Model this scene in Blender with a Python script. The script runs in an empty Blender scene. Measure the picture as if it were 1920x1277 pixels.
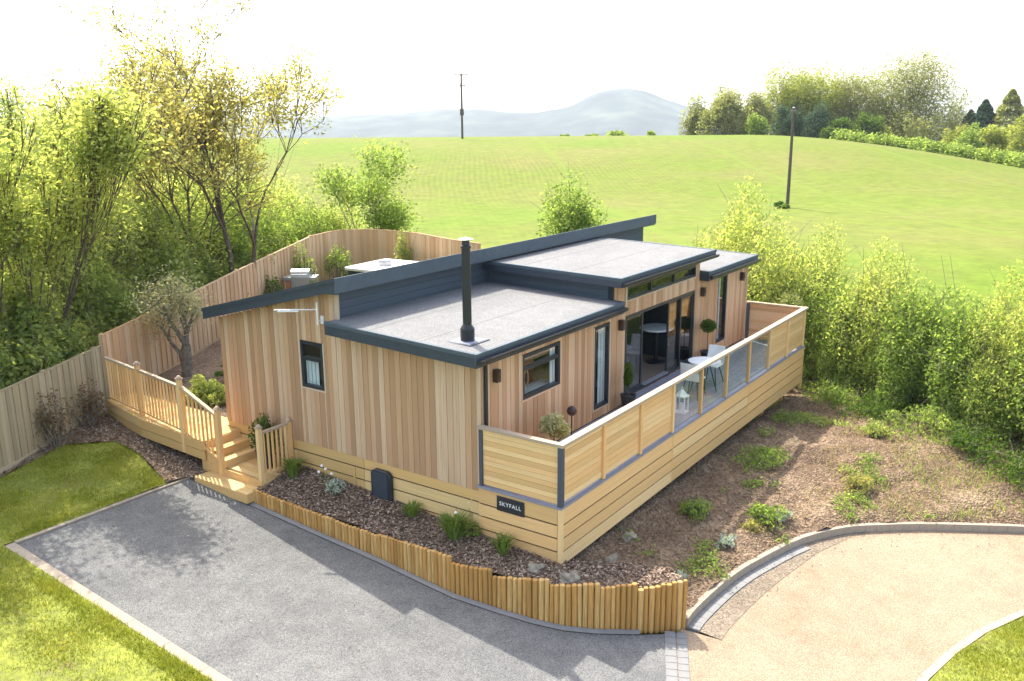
import bpy, math, random
import numpy as np
from mathutils import Vector, Matrix, noise as mnoise
from mathutils.geometry import delaunay_2d_cdt

S = bpy.context.scene
COL = S.collection
R = math.radians
rnd = random.Random(7)

# ------------------------------------------------------------------ camera
CAM = (-11.5075, -7.0571, 6.1563)
PITCH, YAW, ROLL = 0.24263, 0.60811, -0.00716
fw = Vector((math.cos(PITCH) * math.cos(YAW), math.cos(PITCH) * math.sin(YAW), -math.sin(PITCH)))
rt = Vector((math.sin(YAW), -math.cos(YAW), 0))
up = rt.cross(fw)
r2 = math.cos(ROLL) * rt + math.sin(ROLL) * up
u2 = -math.sin(ROLL) * rt + math.cos(ROLL) * up
cd = bpy.data.cameras.new('camera')
cam = bpy.data.objects.new('camera', cd)
COL.objects.link(cam)
m = Matrix((r2, u2, -fw)).transposed().to_4x4()
m.translation = Vector(CAM)
cam.matrix_world = m
cd.sensor_width = 36.0
cd.lens = 36.0 * 1660.77 / 1920.0
cd.clip_start = 0.1
cd.clip_end = 30000
S.camera = cam

# ------------------------------------------------------------------ world, sun, exposure
SUN_TRAVEL = Vector((-0.355, -0.61, -1.0)).normalized()
elev = math.asin(-SUN_TRAVEL.z)
azim = math.atan2(-SUN_TRAVEL.x, -SUN_TRAVEL.y)
W = bpy.data.worlds.new("World")
S.world = W
W.use_nodes = True
nt = W.node_tree
bg = nt.nodes['Background']
sky = nt.nodes.new('ShaderNodeTexSky')
sky.sky_type = 'NISHITA'
sky.sun_disc = False
sky.sun_elevation = elev
sky.sun_rotation = azim
sky.air_density = 1.0
sky.dust_density = 4.0
sky.ozone_density = 1.0
veil = nt.nodes.new('ShaderNodeMix')            # thin white cloud over the whole sky
veil.data_type = 'RGBA'; veil.blend_type = 'ADD'; veil.inputs[0].default_value = 1.0
veil.inputs[7].default_value = (0.85, 0.85, 0.85, 1)
nt.links.new(sky.outputs[0], veil.inputs[6])
nt.links.new(veil.outputs[2], bg.inputs['Color'])
bg.inputs['Strength'].default_value = 0.15
sd = bpy.data.lights.new('sun', 'SUN')
sun = bpy.data.objects.new('sun', sd)
COL.objects.link(sun)
sd.energy = 2.95
sd.angle = R(0.53)
sd.color = (1.0, 0.95, 0.86)
sun.rotation_euler = SUN_TRAVEL.to_track_quat('-Z', 'Y').to_euler()
sun.location = (10, 18, 30)
S.view_settings.view_transform = 'Standard'
S.view_settings.look = 'None'
S.view_settings.gamma = 1.0
S.view_settings.exposure = 1.63
S.view_settings.use_curve_mapping = False
S.render.engine = 'CYCLES'
S.cycles.use_denoising = True
S.cycles.max_bounces = 12
S.cycles.diffuse_bounces = 8
S.cycles.transmission_bounces = 8
S.cycles.transparent_max_bounces = 12
S.cycles.volume_bounces = 0
S.cycles.caustics_reflective = False
S.cycles.caustics_refractive = False

# ------------------------------------------------------------------ materials
def newmat(name):
    mt = bpy.data.materials.new(name)
    mt.use_nodes = True
    n = mt.node_tree
    return mt, n, n.nodes['Principled BSDF']

def node(n, typ, **kw):
    x = n.nodes.new(typ)
    for k, v in kw.items():
        setattr(x, k, v)
    return x

def ramp(n, src, stops):
    r = n.nodes.new('ShaderNodeValToRGB')
    e = r.color_ramp.elements
    while len(e) < len(stops):
        e.new(0.5)
    for el, (p, c) in zip(e, stops):
        el.position = p
        el.color = (*c, 1)
    n.links.new(src, r.inputs[0])
    return r.outputs[0]

def mixc(n, fac, a, b, mode='MIX'):
    x = n.nodes.new('ShaderNodeMix')
    x.data_type = 'RGBA'
    x.blend_type = mode
    for s, v in ((x.inputs[0], fac), (x.inputs[6], a), (x.inputs[7], b)):
        if isinstance(v, (int, float)):
            s.default_value = v
        elif isinstance(v, tuple):
            s.default_value = (*v, 1)
        else:
            n.links.new(v, s)
    return x.outputs[2]

def noise(n, vec, scale, detail=3.0, rough=0.55):
    x = n.nodes.new('ShaderNodeTexNoise')
    x.inputs['Scale'].default_value = scale
    x.inputs['Detail'].default_value = detail
    x.inputs['Roughness'].default_value = rough
    if vec is not None:
        n.links.new(vec, x.inputs['Vector'])
    return x.outputs['Fac']

def coords(n, kind='Object', scale=None, rnd_off=False):
    tc = n.nodes.new('ShaderNodeTexCoord')
    v = tc.outputs[kind]
    if scale or rnd_off:
        mp = n.nodes.new('ShaderNodeMapping')
        if scale:
            mp.inputs['Scale'].default_value = scale
        if rnd_off:
            oi = n.nodes.new('ShaderNodeObjectInfo')
            mu = n.nodes.new('ShaderNodeMath')
            mu.operation = 'MULTIPLY'
            mu.inputs[1].default_value = 57.0
            n.links.new(oi.outputs['Random'], mu.inputs[0])
            n.links.new(mu.outputs[0], mp.inputs['Location'])
        n.links.new(v, mp.inputs['Vector'])
        v = mp.outputs[0]
    return v

def bump(n, bsdf, h, strength, dist=0.01):
    b = n.nodes.new('ShaderNodeBump')
    b.inputs['Strength'].default_value = strength
    b.inputs['Distance'].default_value = dist
    n.links.new(h, b.inputs['Height'])
    n.links.new(b.outputs[0], bsdf.inputs['Normal'])

def wood(name, a, b, dark, rough=0.75, streak=(1.5, 9, 9), kn=0.35):
    """sawn timber: every board its own tone, grain along local X"""
    mt, n, p = newmat(name)
    oi = n.nodes.new('ShaderNodeObjectInfo')
    mid = tuple((p_ * 1.25 + q_ * .75) / 2 * (1.05, .97, .9)[i_] for i_, (p_, q_) in enumerate(zip(a, b)))
    lite = tuple(min(.9, q_ * 1.06) for q_ in b); dk = tuple(p_ * .86 for p_ in a)
    base = ramp(n, oi.outputs['Random'], [(0.0, dk), (0.3, a), (0.55, mid), (0.75, b), (1.0, lite)])
    v = coords(n, 'Object', streak, True)
    f = noise(n, v, 1.6, 5, 0.65)
    st = ramp(n, f, [(0.38, (0, 0, 0)), (0.68, (1, 1, 1))])
    c1 = mixc(n, 0.0, base, dark)
    mx = c1.node
    mu = n.nodes.new('ShaderNodeMath'); mu.operation = 'MULTIPLY'; mu.inputs[1].default_value = kn
    n.links.new(st, mu.inputs[0]); n.links.new(mu.outputs[0], mx.inputs[0])
    n.links.new(c1, p.inputs['Base Color'])
    p.inputs['Roughness'].default_value = rough
    p.inputs['Specular IOR Level'].default_value = 0.25
    bump(n, p, f, 0.25, 0.004)
    return mt

def plain(name, c, rough=0.6, metal=0.0, var=0.15, scale=6.0, spec=0.4):
    mt, n, p = newmat(name)
    f = noise(n, coords(n, 'Object'), scale, 4)
    d = tuple(x * (1 - var) for x in c); l = tuple(min(1, x * (1 + var)) for x in c)
    n.links.new(ramp(n, f, [(0.3, d), (0.7, l)]), p.inputs['Base Color'])
    p.inputs['Roughness'].default_value = rough
    p.inputs['Metallic'].default_value = metal
    p.inputs['Specular IOR Level'].default_value = spec
    return mt

def leafmat(name, cols, trans=0.5, scale=0.6):
    """cols: three leaf colours; backlit leaves let light through"""
    mt, n, p = newmat(name)
    n.nodes.remove(p)
    out = n.nodes['Material Output']
    v = coords(n, 'Object', None, False)
    f1 = noise(n, v, scale, 3, 0.6)
    wn = node(n, 'ShaderNodeTexWhiteNoise')
    geo = n.nodes.new('ShaderNodeNewGeometry')
    n.links.new(geo.outputs['Random Per Island'], wn.inputs['Vector'])
    add = n.nodes.new('ShaderNodeMath'); add.operation = 'MULTIPLY_ADD'
    add.inputs[1].default_value = 0.45; 
    n.links.new(geo.outputs['Random Per Island'], add.inputs[0])
    sub = n.nodes.new('ShaderNodeMath'); sub.operation = 'SUBTRACT'; sub.inputs[1].default_value = 0.22
    n.links.new(f1, sub.inputs[0]); n.links.new(sub.outputs[0], add.inputs[2])
    c = ramp(n, add.outputs[0], [(0.2, cols[0]), (0.5, cols[1]), (0.8, cols[2])])
    d = n.nodes.new('ShaderNodeBsdfDiffuse'); t = n.nodes.new('ShaderNodeBsdfTranslucent')
    n.links.new(c, d.inputs[0])
    tc = mixc(n, 1.0, c, (1.3, 1.28, 0.72), 'MULTIPLY')
    n.links.new(tc, t.inputs[0])
    mx = n.nodes.new('ShaderNodeMixShader'); mx.inputs[0].default_value = trans
    n.links.new(d.outputs[0], mx.inputs[1]); n.links.new(t.outputs[0], mx.inputs[2])
    n.links.new(mx.outputs[0], out.inputs['Surface'])
    return mt

def glassmat(name, tint=(0.9, 0.95, 0.95), refl=0.16):
    mt, n, p = newmat(name)
    n.nodes.remove(p)
    out = n.nodes['Material Output']
    t = n.nodes.new('ShaderNodeBsdfTransparent'); t.inputs[0].default_value = (*tint, 1)
    g = n.nodes.new('ShaderNodeBsdfGlossy'); g.inputs['Roughness'].default_value = 0.02
    mu = n.nodes.new('ShaderNodeFresnel'); ior = 1.45 + refl
    geo = n.nodes.new('ShaderNodeNewGeometry')          # same reflectance on both faces of the thin pane
    bf = n.nodes.new('ShaderNodeMath'); bf.operation = 'MULTIPLY_ADD'; bf.inputs[1].default_value = 1 / ior - ior; bf.inputs[2].default_value = ior
    n.links.new(geo.outputs['Backfacing'], bf.inputs[0]); n.links.new(bf.outputs[0], mu.inputs['IOR'])
    mx = n.nodes.new('ShaderNodeMixShader')
    n.links.new(mu.outputs[0], mx.inputs[0])
    n.links.new(t.outputs[0], mx.inputs[1]); n.links.new(g.outputs[0], mx.inputs[2])
    n.links.new(mx.outputs[0], out.inputs['Surface'])
    return mt

M = {}
M['cedar'] = wood('cedar cladding', (0.455, 0.275, 0.145), (0.62, 0.44, 0.28), (0.32, 0.19, 0.105), kn=0.65)
M['pine'] = wood('treated pine', (0.74, 0.47, 0.20), (0.80, 0.56, 0.27), (0.50, 0.29, 0.11), kn=0.5)
M['pinegreen'] = wood('decking pine', (0.62, 0.40, 0.155), (0.70, 0.49, 0.22), (0.44, 0.28, 0.11), kn=0.45)
M['log'] = wood('log', (0.52, 0.28, 0.075), (0.66, 0.42, 0.15), (0.24, 0.13, 0.045), kn=0.75, streak=(1.2, 4, 4))
M['fence'] = wood('new fence board', (0.62, 0.39, 0.21), (0.70, 0.49, 0.30), (0.46, 0.28, 0.15), kn=0.35)
M['oldfence'] = wood('weathered fence board', (0.40, 0.32, 0.19), (0.50, 0.41, 0.26), (0.26, 0.21, 0.13), kn=0.5)
M['casing'] = wood('pale casing', (0.52, 0.40, 0.28), (0.56, 0.44, 0.32), (0.42, 0.30, 0.2))
M['handrail'] = wood('pale handrail', (0.46, 0.35, 0.24), (0.52, 0.41, 0.29), (0.36, 0.26, 0.17), kn=0.3)
M['anthracite'] = plain('anthracite trim', (0.035, 0.047, 0.062), 0.45, var=0.12)
M['weatherboard'] = plain('dark grey weatherboard', (0.060, 0.082, 0.098), 0.6, var=0.12)
M['frame'] = plain('anthracite window frame', (0.022, 0.028, 0.034), 0.35, var=0.1)
M['black'] = plain('black metal', (0.02, 0.022, 0.025), 0.35, var=0.1)
M['brown'] = plain('bronze lamp', (0.05, 0.03, 0.022), 0.4, var=0.2)
M['steel'] = plain('stainless steel', (0.45, 0.46, 0.47), 0.42, metal=1.0, var=0.05)
M['grey_metal'] = plain('galvanised metal', (0.45, 0.46, 0.48), 0.45, metal=0.6, var=0.1)
M['white'] = plain('white plastic', (0.78, 0.78, 0.76), 0.5, var=0.05)
M['fabric'] = plain('white blind', (0.72, 0.73, 0.74), 0.9, var=0.08, scale=2)
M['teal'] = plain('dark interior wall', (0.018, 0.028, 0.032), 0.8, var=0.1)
M['floorwood'] = wood('interior floor', (0.30, 0.22, 0.16), (0.34, 0.26, 0.2), (0.2, 0.14, 0.1))
M['compdeck'] = wood('grey composite decking', (0.24, 0.27, 0.31), (0.29, 0.32, 0.36), (0.19, 0.21, 0.25), kn=0.3)
M['channel'] = plain('grey aluminium channel', (0.22, 0.23, 0.28), 0.5, var=0.08)
M['postgrey'] = plain('dark grey post', (0.06, 0.07, 0.09), 0.5, var=0.08)
M['bark'] = plain('bark', (0.12, 0.09, 0.065), 0.9, var=0.5, scale=9)
M['barkpale'] = plain('pale bark', (0.20, 0.165, 0.12), 0.9, var=0.4, scale=9)
M['stone'] = plain('limestone', (0.26, 0.22, 0.165), 0.9, var=0.45, scale=9)
M['pot'] = plain('dark pot', (0.03, 0.03, 0.033), 0.5)
M['glass'] = glassmat('window glass', (0.90, 0.94, 0.94), 0.12)
M['clearglass'] = glassmat('balustrade glass', (0.95, 0.98, 0.98), 0.0)
M['copper'] = plain('orange cover', (0.45, 0.16, 0.06), 0.6)
M['pole'] = plain('pole timber', (0.10, 0.075, 0.06), 0.85, var=0.2)

LEAF = {
 'spring': leafmat('spring leaf', [(0.22, 0.29, 0.09), (0.37, 0.42, 0.13), (0.50, 0.50, 0.19)], 0.6),
 'yellow': leafmat('yellow new leaf', [(0.24, 0.25, 0.09), (0.37, 0.35, 0.13), (0.44, 0.36, 0.14)], 0.55),
 'green': leafmat('mid green leaf', [(0.14, 0.21, 0.055), (0.25, 0.34, 0.09), (0.37, 0.44, 0.14)], 0.58),
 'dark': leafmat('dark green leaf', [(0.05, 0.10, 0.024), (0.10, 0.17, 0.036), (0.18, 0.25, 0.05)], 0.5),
 'hedge': leafmat('hedge leaf', [(0.23, 0.30, 0.10), (0.37, 0.43, 0.14), (0.50, 0.51, 0.20)], 0.6),
 'olive': leafmat('olive leaf', [(0.30, 0.29, 0.17), (0.44, 0.42, 0.27), (0.56, 0.53, 0.37)], 0.45),
 'bare': leafmat('sparse budding leaf', [(0.19, 0.21, 0.09), (0.28, 0.30, 0.13), (0.37, 0.37, 0.17)], 0.5),  # budding leaf, paled so distance haze on the crest sits in its colour
 'softgreen': leafmat('soft spring crown', [(0.18, 0.23, 0.06), (0.30, 0.34, 0.09), (0.42, 0.42, 0.13)], 0.5),
 'spruce': leafmat('dark spruce needle', [(0.045, 0.085, 0.06), (0.075, 0.125, 0.08), (0.11, 0.165, 0.10)], 0.3),
 'red': leafmat('reddish brown leaf', [(0.16, 0.08, 0.05), (0.22, 0.14, 0.08), (0.20, 0.20, 0.07)], 0.35),
 'variegated': leafmat('variegated leaf', [(0.28, 0.32, 0.14), (0.50, 0.50, 0.28), (0.62, 0.58, 0.38)], 0.4),
 'silver': leafmat('silver leaf', [(0.30, 0.36, 0.30), (0.42, 0.48, 0.40), (0.5, 0.55, 0.46)], 0.3),
}

def groundmat(name, stops, sc, sc2, rough=0.95, bstr=0.4, bd=0.02, vor=None):
    mt, n, p = newmat(name)
    v = coords(n, 'Object')
    f = noise(n, v, sc, 6, 0.65)
    g = noise(n, v, sc2, 3, 0.6)
    a = n.nodes.new('ShaderNodeMath'); a.operation = 'MULTIPLY_ADD'; a.inputs[1].default_value = 0.55
    b = n.nodes.new('ShaderNodeMath'); b.operation = 'MULTIPLY'; b.inputs[1].default_value = 0.45
    n.links.new(g, b.inputs[0]); n.links.new(f, a.inputs[0]); n.links.new(b.outputs[0], a.inputs[2])
    c = ramp(n, a.outputs[0], stops)
    h = f
    if vor:
        vt = n.nodes.new('ShaderNodeTexVoronoi'); vt.inputs['Scale'].default_value = vor
        n.links.new(v, vt.inputs['Vector'])
        cs = n.nodes.new('ShaderNodeSeparateColor'); n.links.new(vt.outputs['Color'], cs.inputs[0])
        tone = ramp(n, cs.outputs[0], [(0.0, (0.62, 0.62, 0.64)), (0.5, (1.0, 1.0, 1.0)), (1.0, (1.38, 1.36, 1.32))])
        c = mixc(n, 1.0, c, tone, 'MULTIPLY')
        h = vt.outputs['Distance']
    n.links.new(c, p.inputs['Base Color'])
    p.inputs['Roughness'].default_value = rough
    p.inputs['Specular IOR Level'].default_value = 0.2
    bump(n, p, h, bstr, bd)
    return mt

M['gravel'] = groundmat('grey gravel', [(0.3, (0.098, 0.10, 0.096)), (0.5, (0.14, 0.14, 0.133)), (0.7, (0.182, 0.179, 0.168))], 3.0, 0.6, vor=75, bstr=0.5, bd=0.01)
M['road'] = groundmat('buff bound gravel', [(0.3, (0.22, 0.163, 0.107)), (0.5, (0.275, 0.205, 0.137)), (0.7, (0.312, 0.24, 0.165))], 2.0, 0.35, vor=80, bstr=0.3, bd=0.008)
M['shaded_gravel'] = groundmat('shaded brown gravel', [(0.3, (0.15, 0.12, 0.085)), (0.7, (0.25, 0.205, 0.15))], 5.0, 1.0, vor=40, bstr=0.6, bd=0.02)  # loose gravel, its brown darkened to carry the deck's shadow
M['mulch'] = groundmat('bark mulch soil', [(0.3, (0.13, 0.082, 0.05)), (0.5, (0.23, 0.16, 0.105)), (0.72, (0.37, 0.285, 0.20))], 16.0, 1.2, vor=30, bstr=0.9, bd=0.04)
M['soil'] = groundmat('dry soil bank', [(0.3, (0.085, 0.055, 0.033)), (0.5, (0.175, 0.118, 0.074)), (0.70, (0.34, 0.25, 0.16))], 9.0, 0.7, vor=22, bstr=0.9, bd=0.05)
M['turf'] = groundmat('turf', [(0.34, (0.20, 0.15, 0.075)), (0.43, (0.15, 0.17, 0.035)), (0.55, (0.23, 0.25, 0.04)), (0.7, (0.36, 0.32, 0.09))], 9.0, 0.8, bstr=0.8, bd=0.03)
M['concrete'] = groundmat('concrete', [(0.3, (0.26, 0.215, 0.16)), (0.7, (0.37, 0.31, 0.24))], 7.0, 1.0, bstr=0.25, bd=0.005)
M['gutterstone'] = groundmat('grey gutter concrete', [(0.3, (0.17, 0.168, 0.16)), (0.7, (0.25, 0.245, 0.235))], 7.0, 1.0, bstr=0.25, bd=0.005)
M['felt'] = groundmat('roof felt', [(0.28, (0.13, 0.13, 0.127)), (0.5, (0.168, 0.168, 0.163)), (0.72, (0.198, 0.197, 0.19))], 3.0, 0.5, vor=90, bstr=0.2, bd=0.004)
M['chip'] = wood('wood chip', (0.30, 0.22, 0.16), (0.30, 0.22, 0.16), (0.16, 0.11, 0.08))

def fieldmat():
    mt, n, p = newmat('young crop field')
    tc = n.nodes.new('ShaderNodeTexCoord')
    v = tc.outputs['Object']
    f = noise(n, v, 0.05, 5, 0.6)
    g = noise(n, v, 0.9, 4, 0.7)
    base = ramp(n, f, [(0.32, (0.150, 0.155, 0.038)), (0.5, (0.128, 0.158, 0.025)), (0.68, (0.108, 0.164, 0.015))])
    tuft = ramp(n, g, [(0.3, (0.8, 0.8, 0.85)), (0.7, (1.15, 1.15, 1.1))])
    base = mixc(n, 1.0, base, tuft, 'MULTIPLY')
    # drilled rows and wheelings run up the slope
    wob = n.nodes.new('ShaderNodeTexNoise'); wob.inputs['Scale'].default_value = 0.02; wob.inputs['Detail'].default_value = 2
    n.links.new(v, wob.inputs['Vector'])
    wv = n.nodes.new('ShaderNodeVectorMath'); wv.operation = 'MULTIPLY_ADD'
    wv.inputs[1].default_value = (5, 5, 0); n.links.new(wob.outputs['Color'], wv.inputs[0]); n.links.new(v, wv.inputs[2])
    mp = n.nodes.new('ShaderNodeMapping'); mp.inputs['Rotation'].default_value = (0, 0, -(YAW + 0.07))
    n.links.new(wv.outputs[0], mp.inputs['Vector'])
    def wave(scale, dist):
        w = n.nodes.new('ShaderNodeTexWave'); w.wave_type = 'BANDS'; w.bands_direction = 'Y'
        w.inputs['Scale'].default_value = scale; w.inputs['Distortion'].default_value = dist
        w.inputs['Detail'].default_value = 2.0; w.inputs['Detail Scale'].default_value = 0.6
        n.links.new(mp.outputs[0], w.inputs['Vector'])
        return w.outputs['Fac']
    rows = ramp(n, wave(0.55, 2.5), [(0.3, (0.93, 0.85, 0.88)), (0.8, (1.0, 1.0, 1.0))])
    # the rows show only where the crop is thin
    thin = noise(n, v, 0.016, 3, 0.5)
    band = ramp(n, thin, [(0.40, (0.0, 0.0, 0.0)), (0.62, (1, 1, 1))])
    base = mixc(n, 1.0, base, mixc(n, band, (1.0, 1.0, 1.0), rows), 'MULTIPLY')
    tram = ramp(n, wave(0.0150, 0.2), [(0.993, (0, 0, 0)), (0.9985, (0.55, 0.55, 0.55))])
    base = mixc(n, tram, base, (0.13, 0.18, 0.024))
    n.links.new(base, p.inputs['Base Color'])
    p.inputs['Roughness'].default_value = 0.95
    p.inputs['Specular IOR Level'].default_value = 0.1
    bump(n, p, g, 0.7, 0.12)
    return mt
M['field'] = fieldmat()
M['hill'] = groundmat('far hills', [(0.36, (0.012, 0.024, 0.024)), (0.5, (0.035, 0.055, 0.05)), (0.64, (0.085, 0.105, 0.075))], 0.012, 0.003, bstr=0.0)
M['rough'] = groundmat('rough grass', [(0.3, (0.07, 0.11, 0.02)), (0.5, (0.13, 0.19, 0.035)), (0.72, (0.24, 0.27, 0.06))], 3.0, 0.5, bstr=0.8, bd=0.08)

# ------------------------------------------------------------------ object helpers
ABS = {}

def tag(o, label=None, cat=None, group=None, kind=None):
    if label: o['label'] = label
    if cat: o['category'] = cat
    if group: o['group'] = group
    if kind: o['kind'] = kind
    return o

def link(o, parent, loc):
    COL.objects.link(o)
    if parent is not None:
        o.parent = parent
        pl = ABS[parent.name]
        o.location = (loc[0] - pl[0], loc[1] - pl[1], loc[2] - pl[2])
    else:
        o.location = loc
    ABS[o.name] = tuple(loc)
    return o

def thing(name, label, cat, loc, group=None):
    o = bpy.data.objects.new(name, None)
    o.empty_display_size = 0.2
    link(o, None, loc)
    return tag(o, label, cat, group)

class MB:
    def __init__(s):
        s.v = []; s.f = []
    def add(s, vs, fs):
        b = len(s.v)
        s.v += [tuple(x) for x in vs]
        s.f += [tuple(i + b for i in f) for f in fs]
        return s
    def box(s, x0, x1, y0, y1, z0, z1):
        return s.add([(x0, y0, z0), (x1, y0, z0), (x1, y1, z0), (x0, y1, z0), (x0, y0, z1), (x1, y0, z1), (x1, y1, z1), (x0, y1, z1)],
                     [(0, 3, 2, 1), (4, 5, 6, 7), (0, 1, 5, 4), (1, 2, 6, 5), (2, 3, 7, 6), (3, 0, 4, 7)])
    def hexa(s, p):
        return s.add(p, [(0, 3, 2, 1), (4, 5, 6, 7), (0, 1, 5, 4), (1, 2, 6, 5), (2, 3, 7, 6), (3, 0, 4, 7)])
    def prism(s, poly, axis, a, b):
        """poly of 2-D points in the plane square to axis, swept from a to b"""
        def put(q, t):
            return {'x': (t, q[0], q[1]), 'y': (q[0], t, q[1]), 'z': (q[0], q[1], t)}[axis]
        n = len(poly)
        vs = [put(q, a) for q in poly] + [put(q, b) for q in poly]
        fs = [tuple(range(n - 1, -1, -1)), tuple(range(n, 2 * n))] + [(i, (i + 1) % n, n + (i + 1) % n, n + i) for i in range(n)]
        return s.add(vs, fs)
    def tube(s, p0, p1, r0, r1=None, n=10):
        r1 = r0 if r1 is None else r1
        p0 = Vector(p0); p1 = Vector(p1); d = (p1 - p0).normalized()
        a = d.orthogonal().normalized(); b = d.cross(a)
        vs = []
        for p, r in ((p0, r0), (p1, r1)):
            vs += [p + a * (r * math.cos(2 * math.pi * i / n)) + b * (r * math.sin(2 * math.pi * i / n)) for i in range(n)]
        fs = [(i, (i + 1) % n, n + (i + 1) % n, n + i) for i in range(n)] + [tuple(range(n - 1, -1, -1)), tuple(range(n, 2 * n))]
        return s.add(vs, fs)
    def lathe(s, c, prof, n=16):
        """prof: (radius, height) from the base up, about a vertical axis through c"""
        vs = []; fs = []
        for r, h in prof:
            vs += [(c[0] + r * math.cos(2 * math.pi * i / n), c[1] + r * math.sin(2 * math.pi * i / n), c[2] + h) for i in range(n)]
        for k in range(len(prof) - 1):
            for i in range(n):
                j = (i + 1) % n
                fs.append((k * n + i, k * n + j, (k + 1) * n + j, (k + 1) * n + i))
        fs += [tuple(range(n - 1, -1, -1)), tuple(range((len(prof) - 1) * n, len(prof) * n))]
        return s.add(vs, fs)
    def ball(s, c, r, seed=0, amp=0.0, n=12, k=8, sq=(1, 1, 1)):
        vs = []; fs = []
        for j in range(1, k):
            t = math.pi * j / k
            for i in range(n):
                a = 2 * math.pi * i / n
                d = Vector((math.sin(t) * math.cos(a), math.sin(t) * math.sin(a), math.cos(t)))
                q = r * (1 + amp * mnoise.noise(d * 1.7 + Vector((seed, seed * 2.3, 0))))
                vs.append((c[0] + d.x * q * sq[0], c[1] + d.y * q * sq[1], c[2] + d.z * q * sq[2]))
        top = len(vs); vs.append((c[0], c[1], c[2] + r * sq[2])); vs.append((c[0], c[1], c[2] - r * sq[2]))
        for j in range(k - 2):
            for i in range(n):
                fs.append((j * n + i, (j + 1) * n + i, (j + 1) * n + (i + 1) % n, j * n + (i + 1) % n))
        for i in range(n):
            fs.append((top, i, (i + 1) % n)); fs.append((top + 1, (k - 2) * n + (i + 1) % n, (k - 2) * n + i))
        return s.add(vs, fs)
    def build(s, name, mat, parent=None, origin=None, smooth=False, bevel=0.0):
        a = np.array(s.v, dtype=float)
        o0 = tuple((a.min(0) + a.max(0)) / 2) if origin is None else origin
        me = bpy.data.meshes.new(name)
        me.from_pydata([tuple(x) for x in (a - np.array(o0))], [], s.f)
        me.materials.append(mat)
        if smooth:
            me.polygons.foreach_set('use_smooth', [True] * len(me.polygons))
        ob = bpy.data.objects.new(name, me)
        link(ob, parent, o0)
        if bevel:
            bv = ob.modifiers.new('edge', 'BEVEL'); bv.width = bevel; bv.segments = 1; bv.limit_method = 'ANGLE'
        return ob

UNIT = {}

def unit_mesh(kind, mat):
    k = (kind, mat.name)
    if k in UNIT:
        return UNIT[k]
    b = MB()
    if kind == 'box':
        b.box(-.5, .5, -.5, .5, -.5, .5)
    elif kind == 'log':               # round post along X with a slightly chamfered end
        n = 9; vs = []; fs = []
        for x, r in ((-.5, .5), (.485, .5), (.5, .42)):
            vs += [(x, r * math.cos(2 * math.pi * i / n), r * math.sin(2 * math.pi * i / n)) for i in range(n)]
        for q in range(2):
            fs += [(q * n + i, q * n + (i + 1) % n, (q + 1) * n + (i + 1) % n, (q + 1) * n + i) for i in range(n)]
        fs += [tuple(range(2 * n, 3 * n))]
        b.add(vs, fs)
    me = bpy.data.meshes.new(kind + '_piece')
    me.from_pydata(b.v, [], b.f)
    me.materials.append(mat)
    UNIT[k] = me
    return me

def piece(name, p0, p1, width, thick, normal, mat, parent, kind='box'):
    """one board from p0 to p1 (its centre line); width square to normal, thick along normal"""
    p0 = Vector(p0); p1 = Vector(p1)
    x = p1 - p0; L = x.length; x.normalize()
    z = Vector(normal); z = (z - x * z.dot(x)).normalized(); y = z.cross(x)
    o = bpy.data.objects.new(name, unit_mesh(kind, mat))
    c = (p0 + p1) / 2
    link(o, parent, tuple(c))
    o.rotation_euler = Matrix((x, y, z)).transposed().to_euler()
    o.scale = (L, width, thick)
    return o

def rects(x0, x1, z0, z1, holes):
    """the rectangle less its holes, as rectangles"""
    xs = sorted({x0, x1, *[min(max(h[0], x0), x1) for h in holes], *[min(max(h[1], x0), x1) for h in holes]})
    out = []
    for a, b in zip(xs[:-1], xs[1:]):
        if b - a < 1e-4: continue
        cuts = sorted((h[2], h[3]) for h in holes if h[0] < (a + b) / 2 < h[1])
        z = z0
        for lo, hi in cuts:
            if lo > z + 1e-4: out.append((a, b, z, min(lo, z1)))
            z = max(z, hi)
        if z < z1 - 1e-4: out.append((a, b, z, z1))
    return out

def np_mesh(name, verts, quads, mat, parent=None, origin=(0, 0, 0), smooth=False, per=4):
    verts = np.asarray(verts, dtype=np.float32) - np.array(origin, dtype=np.float32)
    me = bpy.data.meshes.new(name)
    nq = len(quads)
    me.vertices.add(len(verts)); me.vertices.foreach_set('co', verts.ravel())
    me.loops.add(nq * per); me.loops.foreach_set('vertex_index', np.asarray(quads, dtype=np.int32).ravel())
    me.polygons.add(nq)
    me.polygons.foreach_set('loop_start', np.arange(nq, dtype=np.int32) * per)
    me.polygons.foreach_set('loop_total', np.full(nq, per, dtype=np.int32))
    if smooth:
        me.polygons.foreach_set('use_smooth', np.ones(nq, dtype=bool))
    me.materials.append(mat)
    me.update(calc_edges=True)
    o = bpy.data.objects.new(name, me)
    return link(o, parent, origin)

# ------------------------------------------------------------------ terrain
CX, CY, CZ = CAM
FH = (math.cos(YAW), math.sin(YAW)); RH = (math.sin(YAW), -math.cos(YAW))

def world(d, u):
    return (CX + d * FH[0] + u * RH[0], CY + d * FH[1] + u * RH[1])

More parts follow.
